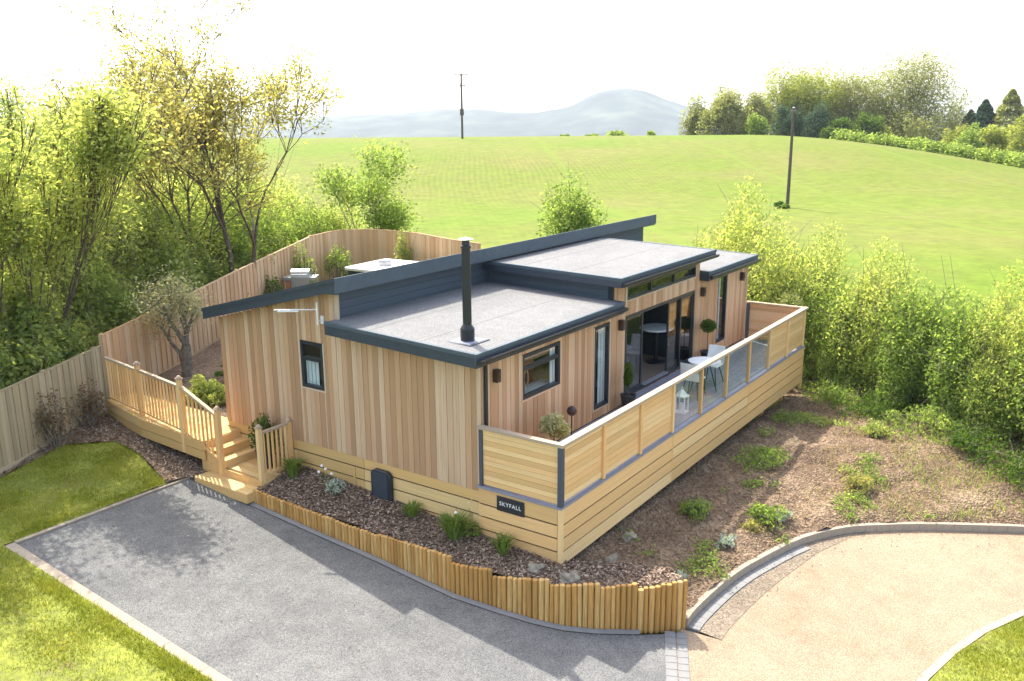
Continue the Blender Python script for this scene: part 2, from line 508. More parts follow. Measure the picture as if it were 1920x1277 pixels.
KERB = [(0.60, -2.00), (1.0, -1.98), (1.82, -2.02), (2.55, -2.1), (3.28, -2.25), (4.62, -2.62), (5.65, -3.16), (6.21, -3.65), (6.87, -4.33), (7.59, -5.22),
        (8.28, -6.12), (9.1, -7.3), (10.0, -8.8), (10.9, -10.6), (11.6, -13.0)]
def spline(pts, k=4):
    out = []
    P = [Vector(p) for p in pts]
    for i in range(len(P) - 1):
        a, b, c, d = P[max(0, i - 1)], P[i], P[i + 1], P[min(len(P) - 1, i + 2)]
        for j in range(k):
            t = j / k
            q = 0.5 * ((2 * b) + (c - a) * t + (2 * a - 5 * b + 4 * c - d) * t * t + (3 * b - a - 3 * c + d) * t ** 3)
            out.append((q.x, q.y))
    return out + [tuple(P[-1])]
KA = np.array(KERB)
KS = spline(KERB, 3)
_pd = np.array([(-40, -.9), (20, -.95), (30, -.8), (42, -.5), (58, -.75), (75, -.75), (88, .2), (100, 1.2), (112, 2.4), (125, 3.5), (138, 4.0), (150, 3.7), (165, 2.2), (200, -4), (300, -22), (600, -45), (12000, -62)], dtype=float)
_ds = np.arange(-40, 700, 1.0)
_dz = np.interp(_ds, _pd[:, 0], _pd[:, 1])
_k = np.exp(-0.5 * (np.arange(-15, 16) / 5.0) ** 2); _k /= _k.sum()
_dz = np.convolve(np.pad(_dz, 15, mode='edge'), _k, mode='valid')

def sm(t):
    t = np.clip(t, 0, 1)
    return t * t * (3 - 2 * t)

def kerb_dist(x, y):
    """signed distance to the kerb line, positive on the bank side"""
    best = np.full(x.shape, 1e9); sign = np.ones(x.shape); yk = np.zeros(x.shape)
    for (ax, ay), (bx, by) in zip(KA[:-1], KA[1:]):
        ex, ey = bx - ax, by - ay
        L2 = ex * ex + ey * ey
        t = np.clip(((x - ax) * ex + (y - ay) * ey) / L2, 0, 1)
        dx, dy = x - (ax + t * ex), y - (ay + t * ey)
        dd = np.hypot(dx, dy)
        s = np.sign(ex * dy - ey * dx)
        m_ = dd < best
        best = np.where(m_, dd, best); sign = np.where(m_, s, sign); yk = np.where(m_, ay + t * ey, yk)
    return best * sign, yk

def drive_z(y):
    return -1.655 + 0.081 * np.minimum(y, 12.5)

def H(x, y):
    x = np.asarray(x, dtype=float); y = np.asarray(y, dtype=float)
    z = drive_z(y)
    # back garden rises towards its far corner
    g = -0.55 + 0.082 * np.clip(x, 0, 13.5)
    tg = sm((y - 8.6) / 3.0) * sm((x + 0.6) / 1.0)
    z = z * (1 - tg) + g * tg
    # bank between the kerb and the deck, running on to the hedge
    s, yk = kerb_dist(x, y)
    tgt = -1.16 - 0.028 * np.clip(x, 0, 16)
    w = np.clip(1.9 + 0.12 * np.clip(x, 0, 14), 1.9, 3.4)
    zk = drive_z(yk) + 0.10
    zb = zk + (tgt - zk) * np.clip(s / w, 0, 1) ** 0.85
    inb = (s > 0) & (x > 0.3) & (y < 8.4)
    z = np.where(inb, zb, z)
    d = (x - CX) * FH[0] + (y - CY) * FH[1]
    u = (x - CX) * RH[0] + (y - CY) * RH[1]
    f = np.where(d < 690, np.interp(d, _ds, _dz), np.interp(d, _pd[:, 0], _pd[:, 1]))
    f = f - 0.0044 * np.maximum(0, u - 36) ** 2 * np.clip(d / 135.0, 0, 1.2) ** 2 * (d < 400)
    f = np.maximum(f, -70)
    t = sm((d - 25.0 - 6.5 * sm((12 - u) / 12.0)) / 9.0)
    return z * (1 - t) + f * t

def Hs(x, y):
    return float(H(np.array([x]), np.array([y]))[0])

def fan(name, drows, wfun, ncols, zfun, mat):
    D, T = np.meshgrid(np.array(drows), np.linspace(-1, 1, ncols), indexing='ij')
    Uu = T * wfun(D)
    X = CX + D * FH[0] + Uu * RH[0]; Y = CY + D * FH[1] + Uu * RH[1]
    Z = zfun(X, Y, D, Uu)
    v = np.stack([X, Y, Z], -1).reshape(-1, 3)
    nr, nc = D.shape
    i = np.arange(nr * nc).reshape(nr, nc)
    q = np.stack([i[:-1, :-1], i[:-1, 1:], i[1:, 1:], i[1:, :-1]], -1).reshape(-1, 4)
    return np_mesh(name, v, q, mat, None, (0, 0, 0), True)

rows = list(np.arange(-22, 34, 0.55))
far_rows = list(np.arange(33.5, 200, 1.7)) + list(np.geomspace(201, 9000, 34))
g = fan('ground', rows, lambda d: 0 * d + 46, 190, lambda X, Y, D, U: H(X, Y) - 0.06 - 0.45 * ((np.abs(kerb_dist(X, Y)[0]) < 1.1) & (X > -2) & (X < 11)), M['rough'])
tag(g, kind='structure')
fl = fan('field', far_rows, lambda d: np.maximum(60, d * 0.95), 170, lambda X, Y, D, U: H(X, Y) + 0.0, M['field'])
tag(fl, kind='structure')

def hills_z(X, Y, D, U):
    px = U / D * 1660 + 960
    pk = np.interp(px, [-400, 200, 480, 560, 640, 760, 850, 900, 960, 1000, 1050, 1080, 1090, 1105, 1130, 1165, 1200, 1225, 1250, 1285, 1330, 1420, 1600, 2300],
                   [224, 222, 219, 221, 217, 213, 205, 205, 211, 214, 205, 197, 190, 184, 176, 172, 176, 185, 194, 205, 212, 216, 219, 224])
    crest = 6.16 + (227.6 - pk) * 2600 / 1660
    wob = np.array([mnoise.fractal(Vector((a / 160.0, b / 160.0, 0)), 1.0, 2.0, 4) for a, b in zip(X.ravel(), Y.ravel())]).reshape(X.shape)
    prof = np.exp(-0.5 * ((D - 2600) / 330.0) ** 2)
    return -62 + (crest + 62) * prof + wob * 5 * prof
hl = fan('hills', list(np.linspace(1700, 3500, 46)), lambda d: d * 0.95, 240, hills_z, M['hill'])
tag(hl, kind='structure')

def sheet(name, poly, mat, zf, step=0.3, jit=0.0, kind='structure', parent=None, noisy=0.0, nscale=1.5):
    P = np.array(poly)
    x0, y0 = P.min(0); x1, y1 = P.max(0)
    pts = [Vector(p) for p in poly]
    # densify the border
    ring = []
    for a, b in zip(pts, pts[1:] + pts[:1]):
        k = max(1, int((b - a).length / step))
        ring += [a.lerp(b, i / k) for i in range(k)]
    inner = []
    nx, ny = int((x1 - x0) / step), int((y1 - y0) / step)
    R2 = [(p.x, p.y) for p in ring]
    gx, gy = np.meshgrid(x0 + step * (np.arange(nx + 1) + 0.5), y0 + step * (np.arange(ny + 1) + 0.5))
    gx = gx.ravel(); gy = gy.ravel()
    ins = inside(gx, gy, poly)
    inner = [Vector((a, b)) for a, b in zip(gx[ins], gy[ins])]
    n = len(ring)
    vs, es, fs, *_ = delaunay_2d_cdt(ring + inner, [(i, (i + 1) % n) for i in range(n)], [], 1, 1e-5)
    A = np.array([(v.x, v.y) for v in vs])
    z = np.asarray(zf(A[:, 0], A[:, 1]), dtype=float)
    if noisy:
        z = z + noisy * np.array([mnoise.fractal(Vector((a * nscale, b * nscale, 3.3)), 1.0, 2.0, 4) for a, b in A])
    me = bpy.data.meshes.new(name)
    me.from_pydata([(a, b, c) for (a, b), c in zip(A, z)], [], [tuple(f) for f in fs])
    for p_ in me.polygons: p_.use_smooth = True
    me.materials.append(mat)
    me.validate()
    o = bpy.data.objects.new(name, me)
    if me.polygons and me.polygons[0].normal.z < 0: me.flip_normals()
    link(o, parent, (0, 0, 0))
    return tag(o, kind=kind)

def inside(x, y, poly):
    c = np.zeros(len(x), dtype=bool)
    n = len(poly)
    for i in range(n):
        ax, ay = poly[i]; bx, by = poly[(i + 1) % n]
        m_ = ((ay > y) != (by > y))
        with np.errstate(divide='ignore', invalid='ignore'):
            xi = (bx - ax) * (y - ay) / (by - ay + 1e-12) + ax
        c ^= m_ & (x < xi)
    return c

sheet('field_margin', [world(29, 4), world(36, 2), world(36, 40), world(20, 40), world(20, 19), world(25, 13)], M['field'], lambda x, y: H(x, y) + 0.012, 1.0)
# log edging centre line at the drive, from the steps to the road end
LOGLINE = [(-1.07, 6.46), (-1.06, 5.74), (-1.05, 4.8), (-1.02, 3.63), (-1.01, 3.0), (-1.03, 2.1), (-1.03, 1.42), (-0.92, 0.69), (-0.78, 0.01), (-0.62, -0.48), (-0.36, -0.92), (0.07, -1.47), (0.58, -2.02)]
DRIVE = [(-4.82, 8.2), (-1.0, 8.2), (-1.0, 6.46)] + [(a - 0.16, b - 0.06) for a, b in LOGLINE[1:]] + [(0.42, -2.0), (0.2, -2.02), (-0.9, -2.44), (-2.5, -3.25), (-4.82, -4.4)]
sheet('gravel_driveway', DRIVE, M['gravel'], lambda x, y: drive_z(y) + 0.004, 0.4)
# the buff road sweeps past the bank
def off(poly, k, o):
    """the kerb line moved o metres towards the road"""
    out = []
    for i in range(len(poly)):
        a = Vector(poly[max(0, i - 1)]); b = Vector(poly[min(len(poly) - 1, i + 1)])
        t = (b - a).normalized()
        out.append((poly[i][0] + t.y * o, poly[i][1] - t.x * o))
    return out
road_edge = off(KERB, 0, 0.30)
gw = [0.62, 0.62, 0.62, 0.60, 0.55, 0.40, 0.34, 0.30, 0.30, 0.30, 0.30, 0.30, 0.30, 0.30, 0.30]
gw = [0.62, 0.62, 0.62, 0.60, 0.55, 0.40, 0.2, 0.0, 0.0, 0.0, 0.0, 0.0, 0.0, 0.0, 0.0]
grav_edge = [off(KERB, 0, w_)[i] for i, w_ in enumerate(gw)]
ROADSTART = [(0.50, -1.98), (0.1, -2.02), (-0.9, -2.5), (-2.5, -3.3), (-4.2, -4.2)]
road_in = [(12, -16), (4, -16), (-6, -9)]
sheet('road', [grav_edge[0]] + grav_edge[1:] + road_in + ROADSTART[::-1], M['road'], lambda x, y: drive_z(y) + 0.004, 0.45)
sheet('shaded_gravel_margin', off(KERB, 0, 0.02)[:8] + grav_edge[:8][::-1], M['shaded_gravel'], lambda x, y: drive_z(y) + 0.010, 0.2)
# lawns, beds and bank
LAWN_L = [(-4.98, 8.32), (-1.75, 8.32), (-1.55, 9.0), (-1.3, 9.9), (-1.25, 10.9), (-2.1, 11.55), (-5.2, 10.3), (-9.5, 8.6), (-11, 3), (-7.5, -5), (-4.98, -4.4)]
sheet('left_lawn', LAWN_L, M['turf'], lambda x, y: H(x, y) + 0.03, 0.3, noisy=0.03)
LAWN_R = [(1.05, -5.45), (1.7, -5.50), (2.66, -5.72), (3.66, -6.04), (4.63, -6.49), (6.4, -7.6), (7.6, -9.4), (7.5, -12), (3, -13), (-1.5, -9), (-0.6, -6.2), (0.2, -5.6)]
sheet('right_lawn', LAWN_R, M['turf'], lambda x, y: drive_z(y) + 0.05, 0.3, noisy=0.02)
BED = [(a + 0.05, b + 0.02) for a, b in LOGLINE] + [(0.9, -1.6), (0.5, -0.6), (0.12, -0.05), (0.1, 2), (0.1, 6.4), (-0.7, 6.5)]
def bed_z(x, y):
    toe = np.where(y > 2.3, -1.0 + 0.022 * (y - 2.3), -1.04)
    wall = -0.70 - 0.058 * np.maximum(0, 6.0 - y)
    wall = np.maximum(wall, -1.06)
    t = sm((x + 1.0) / 1.0)
    return toe * (1 - t) + np.maximum(wall, toe - .05) * t
sheet('flower_bed', BED, M['mulch'], bed_z, 0.12, noisy=0.045, nscale=3)
BANK = [(0.60, -1.95)] + off(KERB, 0, -0.02)[1:13] + [(12.6, -7.5), (13.4, -4), (15.2, -1.2), (17.0, 1.2), (16.0, 4.5), (13.0, 2.6), (12.6, 0.25), (6, 0.25), (0.05, 0.25), (0.05, -0.1), (0.45, -0.6)]
sheet('bank', BANK, M['soil'], lambda x, y: H(x, y) + 0.03, 0.14, noisy=0.10, nscale=1.9)
LBED = [(-1.75, 8.32), (-1.3, 8.24), (-1.24, 7.9), (-0.7, 7.9), (-0.4, 12.7), (-3.2, 11.7), (-6.8, 10.2), (-6.6, 9.7), (-2.1, 11.55), (-1.25, 10.9), (-1.3, 9.9), (-1.55, 9.0)]
sheet('left_flower_bed', LBED, M['mulch'], lambda x, y: H(x, y) + 0.06, 0.16, noisy=0.04, nscale=3)
GBED = [(0.25, 8.9), (6, 8.9), (9, 12), (9, 16.4), (5.7, 15.2), (2.8, 14.05), (0.1, 12.95), (-0.3, 11)]
sheet('garden_bed', GBED, M['mulch'], lambda x, y: np.maximum(H(x, y) + 0.04, -0.34), 0.3, noisy=0.05, nscale=2)

# ------------------------------------------------------------------ haze
hz = MB().box(-9000, 9000, -9000, 9000, -75, 125)
hzm = bpy.data.materials.new('haze air'); hzm.use_nodes = True
hn = hzm.node_tree; hn.nodes.remove(hn.nodes['Principled BSDF'])
pv = hn.nodes.new('ShaderNodeVolumePrincipled')
pv.inputs['Color'].default_value = (0.86, 0.93, 1.0, 1)
pv.inputs['Density'].default_value = 0.00015
pv.inputs['Anisotropy'].default_value = 0.1
hn.links.new(pv.outputs[0], hn.nodes['Material Output'].inputs['Volume'])
hob = hz.build('haze', hzm, None, (0, 0, 0))
tag(hob, kind='stuff')

# ------------------------------------------------------------------ the lodge
DF = 1.69            # plane of the deck-side wall
LX = 12.77           # length
BY = 8.52            # back of the gable
RY = 4.98            # ridge wall
house = thing('timber_lodge', 'single-storey timber lodge with vertical cedar cladding and dark stepped flat roofs', 'lodge', (0, 0, -1.1))
f_open = [(1.36, 2.69, 1.15, 2.03), (4.02, 4.68, 0.22, 2.03), (5.40, 9.13, 0.12, 2.01), (5.42, 9.15, 2.35, 2.645), (10.62, 11.31, 0.28, 2.14)]
# sheathing behind the boards
sh = MB()
def top_f(x):
    return 2.79 if 4.85 <= x <= 9.42 else 2.21
for (xa, xb, zt) in ((0.04, 4.85, 2.21), (4.85, 9.42, 2.79), (9.42, 12.73, 2.21)):
    for a, b, lo, hi in rects(xa, xb, -0.1, zt, f_open):
        sh.box(a, b, DF + 0.03, DF + 0.12, lo, hi)
g_open = [(5.40, 6.04, 1.06, 2.02)]
for a, b, lo, hi in rects(DF + 0.121, RY, -0.12, 2.2, g_open):
    sh.box(0.03, 0.12, a, b, lo, hi)
for a, b, lo, hi in rects(RY, BY, -0.25, 2.0, g_open):
    sh.box(0.03, 0.12, a, b, lo, hi)
sh.prism([(RY, 2.0), (BY, 2.0), (BY, 2.04), (RY, 3.05)], 'x', 0.03, 0.12)
sh.box(0.121, LX, BY - 0.1, BY, -0.25, 2.0)                      # back wall
sh.box(LX - 0.1, LX - 0.01, DF + 0.121, BY - 0.101, -0.1, 2.2)   # far end wall
sh.prism([(RY, 2.2), (BY, 2.2 - .16), (RY, 3.1)], 'x', LX - 0.1, LX - 0.01)
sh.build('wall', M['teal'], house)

def clad_boards(x0, x1, pitch, fn_top, z0, holes, place, wobble):
    n = int(round((x1 - x0) / pitch)); pw = (x1 - x0) / n
    for i in range(n):
        a, b = x0 + i * pw, x0 + (i + 1) * pw
        for ra, rb, lo, hi in rects(a + 0.004, b - 0.004, z0, fn_top((a + b) / 2), holes):
            if rb - ra < 0.012 or hi - lo < 0.01: continue
            place(ra, rb, lo, hi, wobble * rnd.uniform(-1, 1))

def place_f(a, b, lo, hi, w):
    piece('cladding_board', ((a + b) / 2, DF + 0.010 + w, lo), ((a + b) / 2, DF + 0.010 + w, hi), b - a, 0.026, (0, -1, 0), M['cedar'], house)
clad_boards(0.0, LX, 0.125, lambda x: top_f(x) - 0.012, 0.012, f_open, place_f, 0.004)

def place_g(a, b, lo, hi, w):
    piece('cladding_board', (0.010 + w, (a + b) / 2, lo), (0.010 + w, (a + b) / 2, hi), b - a, 0.026, (-1, 0, 0), M['cedar'], house)
def top_g(y):
    return 2.2 if y < RY else 3.10 - 0.272 * (y - RY) + 0.02
clad_boards(DF - 0.004, BY, 0.135, top_g, -0.13, g_open, place_g, 0.004)
# far end (seen from the far side only) and corner trims
piece('corner_trim', (-0.012, RY - 0.03, 2.50), (-0.012, RY - 0.03, 3.08), 0.09, 0.05, (-1, 0, 0), M['casing'], house)
piece('corner_trim', (0.02, DF - 0.02, 0.0), (0.02, DF - 0.02, 2.2), 0.05, 0.05, (0, -1, 0), M['casing'], house)
piece('corner_trim', (LX - 0.02, DF - 0.02, 0.0), (LX - 0.02, DF - 0.02, 2.2), 0.05, 0.05, (0, -1, 0), M['casing'], house)
piece('corner_trim', (5.36, DF - 0.02, 2.22), (5.36, DF - 0.02, 2.78), 0.06, 0.03, (0, -1, 0), M['casing'], house)

# roofs
def flat_roof(x0, x1, y0, y1, zf, zb, thick, name, edge=0.07):
    """low-pitched roof deck, front edge at y0 height zf, back at y1 height zb, dark fascia and a felt top"""
    b = MB()
    b.hexa([(x0, y0, zf - thick), (x1, y0, zf - thick), (x1, y1, zb - thick), (x0, y1, zb - thick), (x0, y0, zf), (x1, y0, zf), (x1, y1, zb), (x0, y1, zb)])
    r = b.build(name, M['anthracite'], house, bevel=0.006)
    f = MB(); e = edge; k = (zb - zf) / (y1 - y0)
    f.hexa([(x0 + e, y0 + e, zf + k * e + .001), (x1 - e, y0 + e, zf + k * e + .001), (x1 - e, y1 - .003, zb + .001), (x0 + e, y1 - .003, zb + .001),
            (x0 + e, y0 + e, zf + k * e + .010), (x1 - e, y0 + e, zf + k * e + .010), (x1 - e, y1 - .003, zb + .010), (x0 + e, y1 - .003, zb + .010)])
    f.build('roof_felt', M['felt'], r)
    # raised drip trim along the three open edges
    t = MB()
    for (ax, bx, ay, by) in ((x0 - .012, x1 + .012, y0 - .012, y0 + e - .002),):
        t.hexa([(ax, ay, zf - .05), (bx, ay, zf - .05), (bx, by, zf - .05), (ax, by, zf - .05), (ax, ay, zf + .022), (bx, ay, zf + .022), (bx, by, zf + .022), (ax, by, zf + .022)])
    for ax, bx in ((x0 - .012, x0 + e - .002), (x1 - e + .002, x1 + .012)):
        t.hexa([(ax, y0 + e, zf - .05), (bx, y0 + e, zf - .05), (bx, y1 - .003, zb - .05), (ax, y1 - .003, zb - .05),
                (ax, y0 + e, zf + .022), (bx, y0 + e, zf + .022), (bx, y1 - .003, zb + .022), (ax, y1 - .003, zb + .022)])
    t.build('edge_trim', M['weatherboard'], r, bevel=0.005)
    for q_ in (.36, .70):
        sy = y0 + (y1 - y0) * q_; sz = zf + k * (sy - y0) + .010
        MB().hexa([(x0 + e, sy, sz - .002), (x1 - e, sy, sz - .002), (x1 - e, sy + .07, sz - .002 + k * .07), (x0 + e, sy + .07, sz - .002 + k * .07),
                   (x0 + e, sy, sz + .003), (x1 - e, sy, sz + .003), (x1 - e, sy + .07, sz + .0005 + k * .07), (x0 + e, sy + .07, sz + .0005 + k * .07)]).build('felt_seam', M['felt'], r)
    g_ = MB()     # gutter under the front edge
    g_.prism([(y0 - .105, zf - .09), (y0 - .10, zf - .15), (y0 - .06, zf - .175), (y0 - .012, zf - .16), (y0 - .012, zf - .09)], 'x', x0 + .02, x1 - .02)
    g_.build('gutter', M['black'], r)
    return r
flat_roof(-0.33, 4.87, 1.44, RY, 2.43, 2.55, 0.23, 'low_roof')
flat_roof(9.40, 12.93, 1.44, RY, 2.43, 2.55, 0.23, 'low_roof')
flat_roof(4.60, 9.66, 1.39, RY, 2.97, 3.06, 0.19, 'middle_roof')
# side walls of the raised middle bay
for xa, xb in ((4.86, 4.95), (9.32, 9.41)):
    MB().hexa([(xa, DF + .13, 2.40), (xb, DF + .13, 2.40), (xb, RY - .003, 2.5), (xa, RY - .003, 2.5), (xa, DF + .13, 2.785), (xb, DF + .13, 2.785), (xb, RY - .003, 2.86), (xa, RY - .003, 2.86)]).build('side_wall', M['weatherboard'], house)
for k in range(3):
    z = 2.47 + 0.125 * k
    piece('weatherboard', (4.850, DF + .14, z + .0), (4.850, RY - .01, z + .07), 0.118, 0.016, (-1, 0, 0), M['weatherboard'], house)
# ridge wall and its boards
MB().box(0.045, LX - 0.05, RY + 0.0, RY + 0.08, 2.2, 3.08).build('ridge_wall', M['weatherboard'], house)
for k in range(4):
    z = 2.52 + 0.15 * k
    piece('weatherboard', (0.035, RY - 0.011, z), (LX - 0.03, RY - 0.011, z), 0.143, 0.018, (0, -1, 0), M['weatherboard'], house)
# high mono-pitch roof falling to the back
yr, zr_, yb_, zb_ = 4.68, 3.385, 8.66, 2.385
hr = MB()
hr.prism([(yr, zr_ - .29), (yr, zr_), (yb_, zb_), (yb_, zb_ - .22), (yr + .3, zr_ - .30)], 'x', -0.29, 12.96)
hr = hr.build('high_roof', M['anthracite'], house, bevel=0.006)
MB().prism([(yr - .022, zr_ - .26), (yr - .022, zr_ + .02), (yr - .003, zr_ + .02), (yr - .003, zr_ - .26)], 'x', -0.31, 12.98).build('fascia', M['weatherboard'], hr)
MB().hexa([(-0.31, yr, zr_ - .05), (-0.291, yr, zr_ - .05), (-0.291, yb_, zb_ - .05), (-0.31, yb_, zb_ - .05), (-0.31, yr, zr_ + .02), (-0.22, yr, zr_ + .02), (-0.22, yb_, zb_ + .02), (-0.31, yb_, zb_ + .02)]).build('edge_trim', M['anthracite'], hr)
MB().hexa([(-0.21, yr + .05, zr_ + .001), (12.9, yr + .05, zr_ + .001), (12.9, yb_ - .05, zb_ + .013), (-0.21, yb_ - .05, zb_ + .013),
           (-0.21, yr + .05, zr_ - .002), (12.9, yr + .05, zr_ - .002), (12.9, yb_ - .05, zb_ + .021), (-0.21, yb_ - .05, zb_ + .021)]).build('roof_felt', M['felt'], hr)

# windows -----------------------------------------------------------
def window(axis, a0, a1, z0, z1, bars=(), curtains=(), name='window', fw_=0.065, glass='glass', casing=True, sill=True):
    """axis 'f': in the deck-side wall (a is x); 'g': in the gable (a is y). bars: ('v'|'h', position)"""
    b = MB()
    def slab(m_, a, bb, lo, hi, d0, d1):
        if axis == 'f': m_.box(a, bb, DF + d0, DF + d1, lo, hi)
        else: m_.box(d0, d1, a, bb, lo, hi)
    f = fw_
    slab(b, a0, a1, z0, z0 + f, -.012, .08); slab(b, a0, a1, z1 - f, z1, -.012, .08)
    slab(b, a0, a0 + f, z0 + f, z1 - f, -.012, .08); slab(b, a1 - f, a1, z0 + f, z1 - f, -.012, .08)
    panes = [(a0 + f, a1 - f, z0 + f, z1 - f)]
    for kind, pos in bars:
        new = []
        for (pa, pb, lo, hi) in panes:
            if kind == 'v' and pa < pos < pb:
                slab(b, pos - f * .55, pos + f * .55, lo, hi, -.008, .075); new += [(pa, pos - f * .55, lo, hi), (pos + f * .55, pb, lo, hi)]
            elif kind == 'h' and lo < pos < hi:
                slab(b, pa, pb, pos - f * .55, pos + f * .55, -.008, .075); new += [(pa, pb, lo, pos - f * .55), (pa, pb, pos + f * .55, hi)]
            else: new.append((pa, pb, lo, hi))
        panes = new
    w = b.build(name, M['frame'], house)
    for (pa, pb, lo, hi) in panes:
        q = MB(); slab(q, pa - .005, pb + .005, lo - .005, hi + .005, .030, .042); q.build('pane', M[glass], w)
    for (ca, cb, lo, hi) in curtains:
        q = MB(); n = max(3, int((cb - ca) / .05))
        for i in range(n):
            s0 = ca + (cb - ca) * i / n; s1 = ca + (cb - ca) * (i + 1) / n
            slab(q, s0, s1 - .004, lo, hi, .062 + .012 * (i % 2), .072 + .012 * (i % 2))
        q.build('curtain', M['fabric'], w)
    if casing:
        q = MB(); c = .035
        slab(q, a0 - c, a1 + c, z0 - c, z0 - .001, -.014, .02)
        slab(q, a0 - c, a0 - .001, z0, z1, -.014, .02); slab(q, a1 + .001, a1 + c, z0, z1, -.014, .02)
        q.build('casing', M['casing'], w)
    return w
w1 = window('f', 1.37, 2.68, 1.16, 2.02, [('h', 1.74)], [(2.42, 2.6, 1.2, 1.98)])
window('f', 4.03, 4.67, 0.23, 2.02, [], [(4.32, 4.62, 0.28, 1.96)])
window('f', 5.44, 9.13, 2.355, 2.64, [('v', 6.62), ('v', 7.88)], [], 'clerestory_window', 0.045)
window('f', 10.63, 11.30, 0.29, 2.13, [], [(10.72, 11.0, 0.3, 2.05)])
window('g', 5.405, 6.035, 1.065, 2.015, [('h', 1.66)], [(5.62, 5.98, 1.12, 1.6)])
# sliding door
db = MB()
db.box(5.41, 9.12, DF - .012, DF + .10, 0.125, 0.19); db.box(5.41, 9.12, DF - .012, DF + .10, 1.945, 2.005)
db.box(5.41, 5.47, DF - .012, DF + .10, 0.19, 1.945); db.box(9.06, 9.12, DF - .012, DF + .10, 0.19, 1.945)
door = db.build('sliding_door', M['frame'], house)
for (a, b, d0) in ((5.47, 6.38, .055), (7.72, 8.46, .055), (8.34, 9.06, .012)):
    q = MB(); f = .06
    q.box(a, b, DF + d0, DF + d0 + .038, .19, .19 + f); q.box(a, b, DF + d0, DF + d0 + .038, 1.945 - f, 1.945)
    q.box(a, a + f, DF + d0, DF + d0 + .038, .19 + f, 1.945 - f); q.box(b - f, b, DF + d0, DF + d0 + .038, .19 + f, 1.945 - f)
    lf = q.build('door_leaf', M['frame'], door)
    MB().box(a + f - .004, b - f + .004, DF + d0 + .014, DF + d0 + .022, .19 + f - .004, 1.945 - f + .004).build('pane', M['glass'], door)
MB().box(6.40, 7.70, DF - .02, DF + .11, .191, .205).build('threshold', M['grey_metal'], door)
MB().box(7.725, 7.745, DF + .02, DF + .05, .85, 1.05).build('handle', M['steel'], door)
MB().box(5.3, 9.25, DF - .40, DF - .016, .012, .11).build('door_step', M['channel'], house, bevel=.006)
# the room behind
MB().box(0.13, LX - .11, DF + .125, RY - .02, .02, .10).build('interior_floor', M['floorwood'], house)
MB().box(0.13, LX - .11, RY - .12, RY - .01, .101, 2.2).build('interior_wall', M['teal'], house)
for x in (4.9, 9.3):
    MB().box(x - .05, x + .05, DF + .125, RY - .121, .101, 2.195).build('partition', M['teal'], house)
MB().box(0.13, 4.84, DF + .125, RY - .121, 2.199, 2.215).build('ceiling', M['white'], house)
# gutter downpipe, lamps, aerial, flue
dp = MB().tube((0.20, DF - .045, 2.22), (0.20, DF - .045, 0.06), 0.035)
dp.tube((0.20, DF - .28, 2.30), (0.20, DF - .045, 2.20), 0.03)
dp.build('downpipe', M['black'], house)
for x, z in ((0.50, 1.86), (5.10, 1.88), (9.52, 1.90), (12.27, 1.90)):
    q = MB().box(x - .055, x + .055, DF - .12, DF - .014, z - .115, z + .115)
    q.box(x - .035, x + .035, DF - .135, DF - .121, z - .05, z + .09)
    wl = q.build('wall_lamp', M['brown'], house, bevel=.006)
    MB().box(x + .056, x + .062, DF - .10, DF - .03, z - .08, z + .08).build('lens', M['fabric'], wl)
a0 = Vector((-.13, 5.36, 2.72)); a1 = Vector((-.60, 6.02, 2.72)); ad = (a1 - a0).normalized(); an = Vector((-ad.y, ad.x, 0))
q = MB().tube(a0, a1, .011, n=6)
q.tube((-.13, 5.36, 2.42), (-.13, 5.36, 2.86), .016, n=8)
q.tube((-.13, 5.36, 2.50), (0.0, 5.36, 2.50), .012, n=6)
q.box(-.02, -.003, 5.32, 5.40, 2.42, 2.58)
for i in range(9):
    c = a0.lerp(a1, .12 + .86 * i / 8); h = .10 - .006 * i
    q.tube(c - an * h, c + an * h, .005, n=5)
q.tube(a0 + ad * .35 - Vector((0, 0, .03)), a0 + ad * .75 - Vector((0, 0, .03)), .016, n=6)
q.build('television_aerial', M['white'], house)
fx, fy = 0.30, 2.10
zf0 = 2.43 + (fy - 1.44) * .034
fl_ = MB().lathe((fx, fy, zf0), [(.125, .0), (.125, .22), (.12, .24), (.075, .31), (.075, .32), (.078, .33), (.078, 1.0), (.081, 1.005), (.081, 1.03), (.078, 1.035), (.078, 1.62), (.09, 1.63), (.09, 1.66), (.07, 1.68), (.062, 1.76)], 20).build('flue', M['black'], house, smooth=False)
MB().lathe((fx, fy, zf0 + 1.76), [(.05, 0), (.13, .012), (.13, .022), (.03, .05)], 20).build('flue_cap', M['steel'], fl_, smooth=False)
MB().box(fx - .28, fx + .28, fy - .27, fy + .27, zf0 - .005, zf0 + .018).build('flashing', M['postgrey'], fl_)
MB().box(fx - .24, fx + .24, fy - .23, fy + .23, zf0 + .019, zf0 + .024).build('flashing_plate', M['channel'], fl_)

# skirting below the gable and deck -----------------------------------
deck = thing('raised_deck', 'raised timber deck along the lodge clad in wide pale horizontal skirting boards', 'deck', (0, 0, -1.1))
DL = 12.91
bandz = [(-0.048, -0.328), (-0.358, -0.568), (-0.598, -0.808), (-0.838, -1.065)]
for k, (hi, lo) in enumerate(bandz):
    zc = (hi + lo) / 2; w = hi - lo
    for xa, xb in ((0.055, 4.29), (4.30, 8.60), (8.61, DL - .05)):
        piece('skirting_board', (xa, -0.012, zc), (xb, -0.012, zc), w, .028, (0, -1, 0), M['pine'], deck)
    piece('skirting_board', (-0.012, 0.055, zc), (-0.012, DF - .02, zc), w, .028, (-1, 0, 0), M['pine'], deck)
    for ya, yb in ((0.05, DF),):
        piece('skirting_board', (DL + 0.012, ya, zc), (DL + 0.012, yb, zc), w, .028, (1, 0, 0), M['pine'], deck)
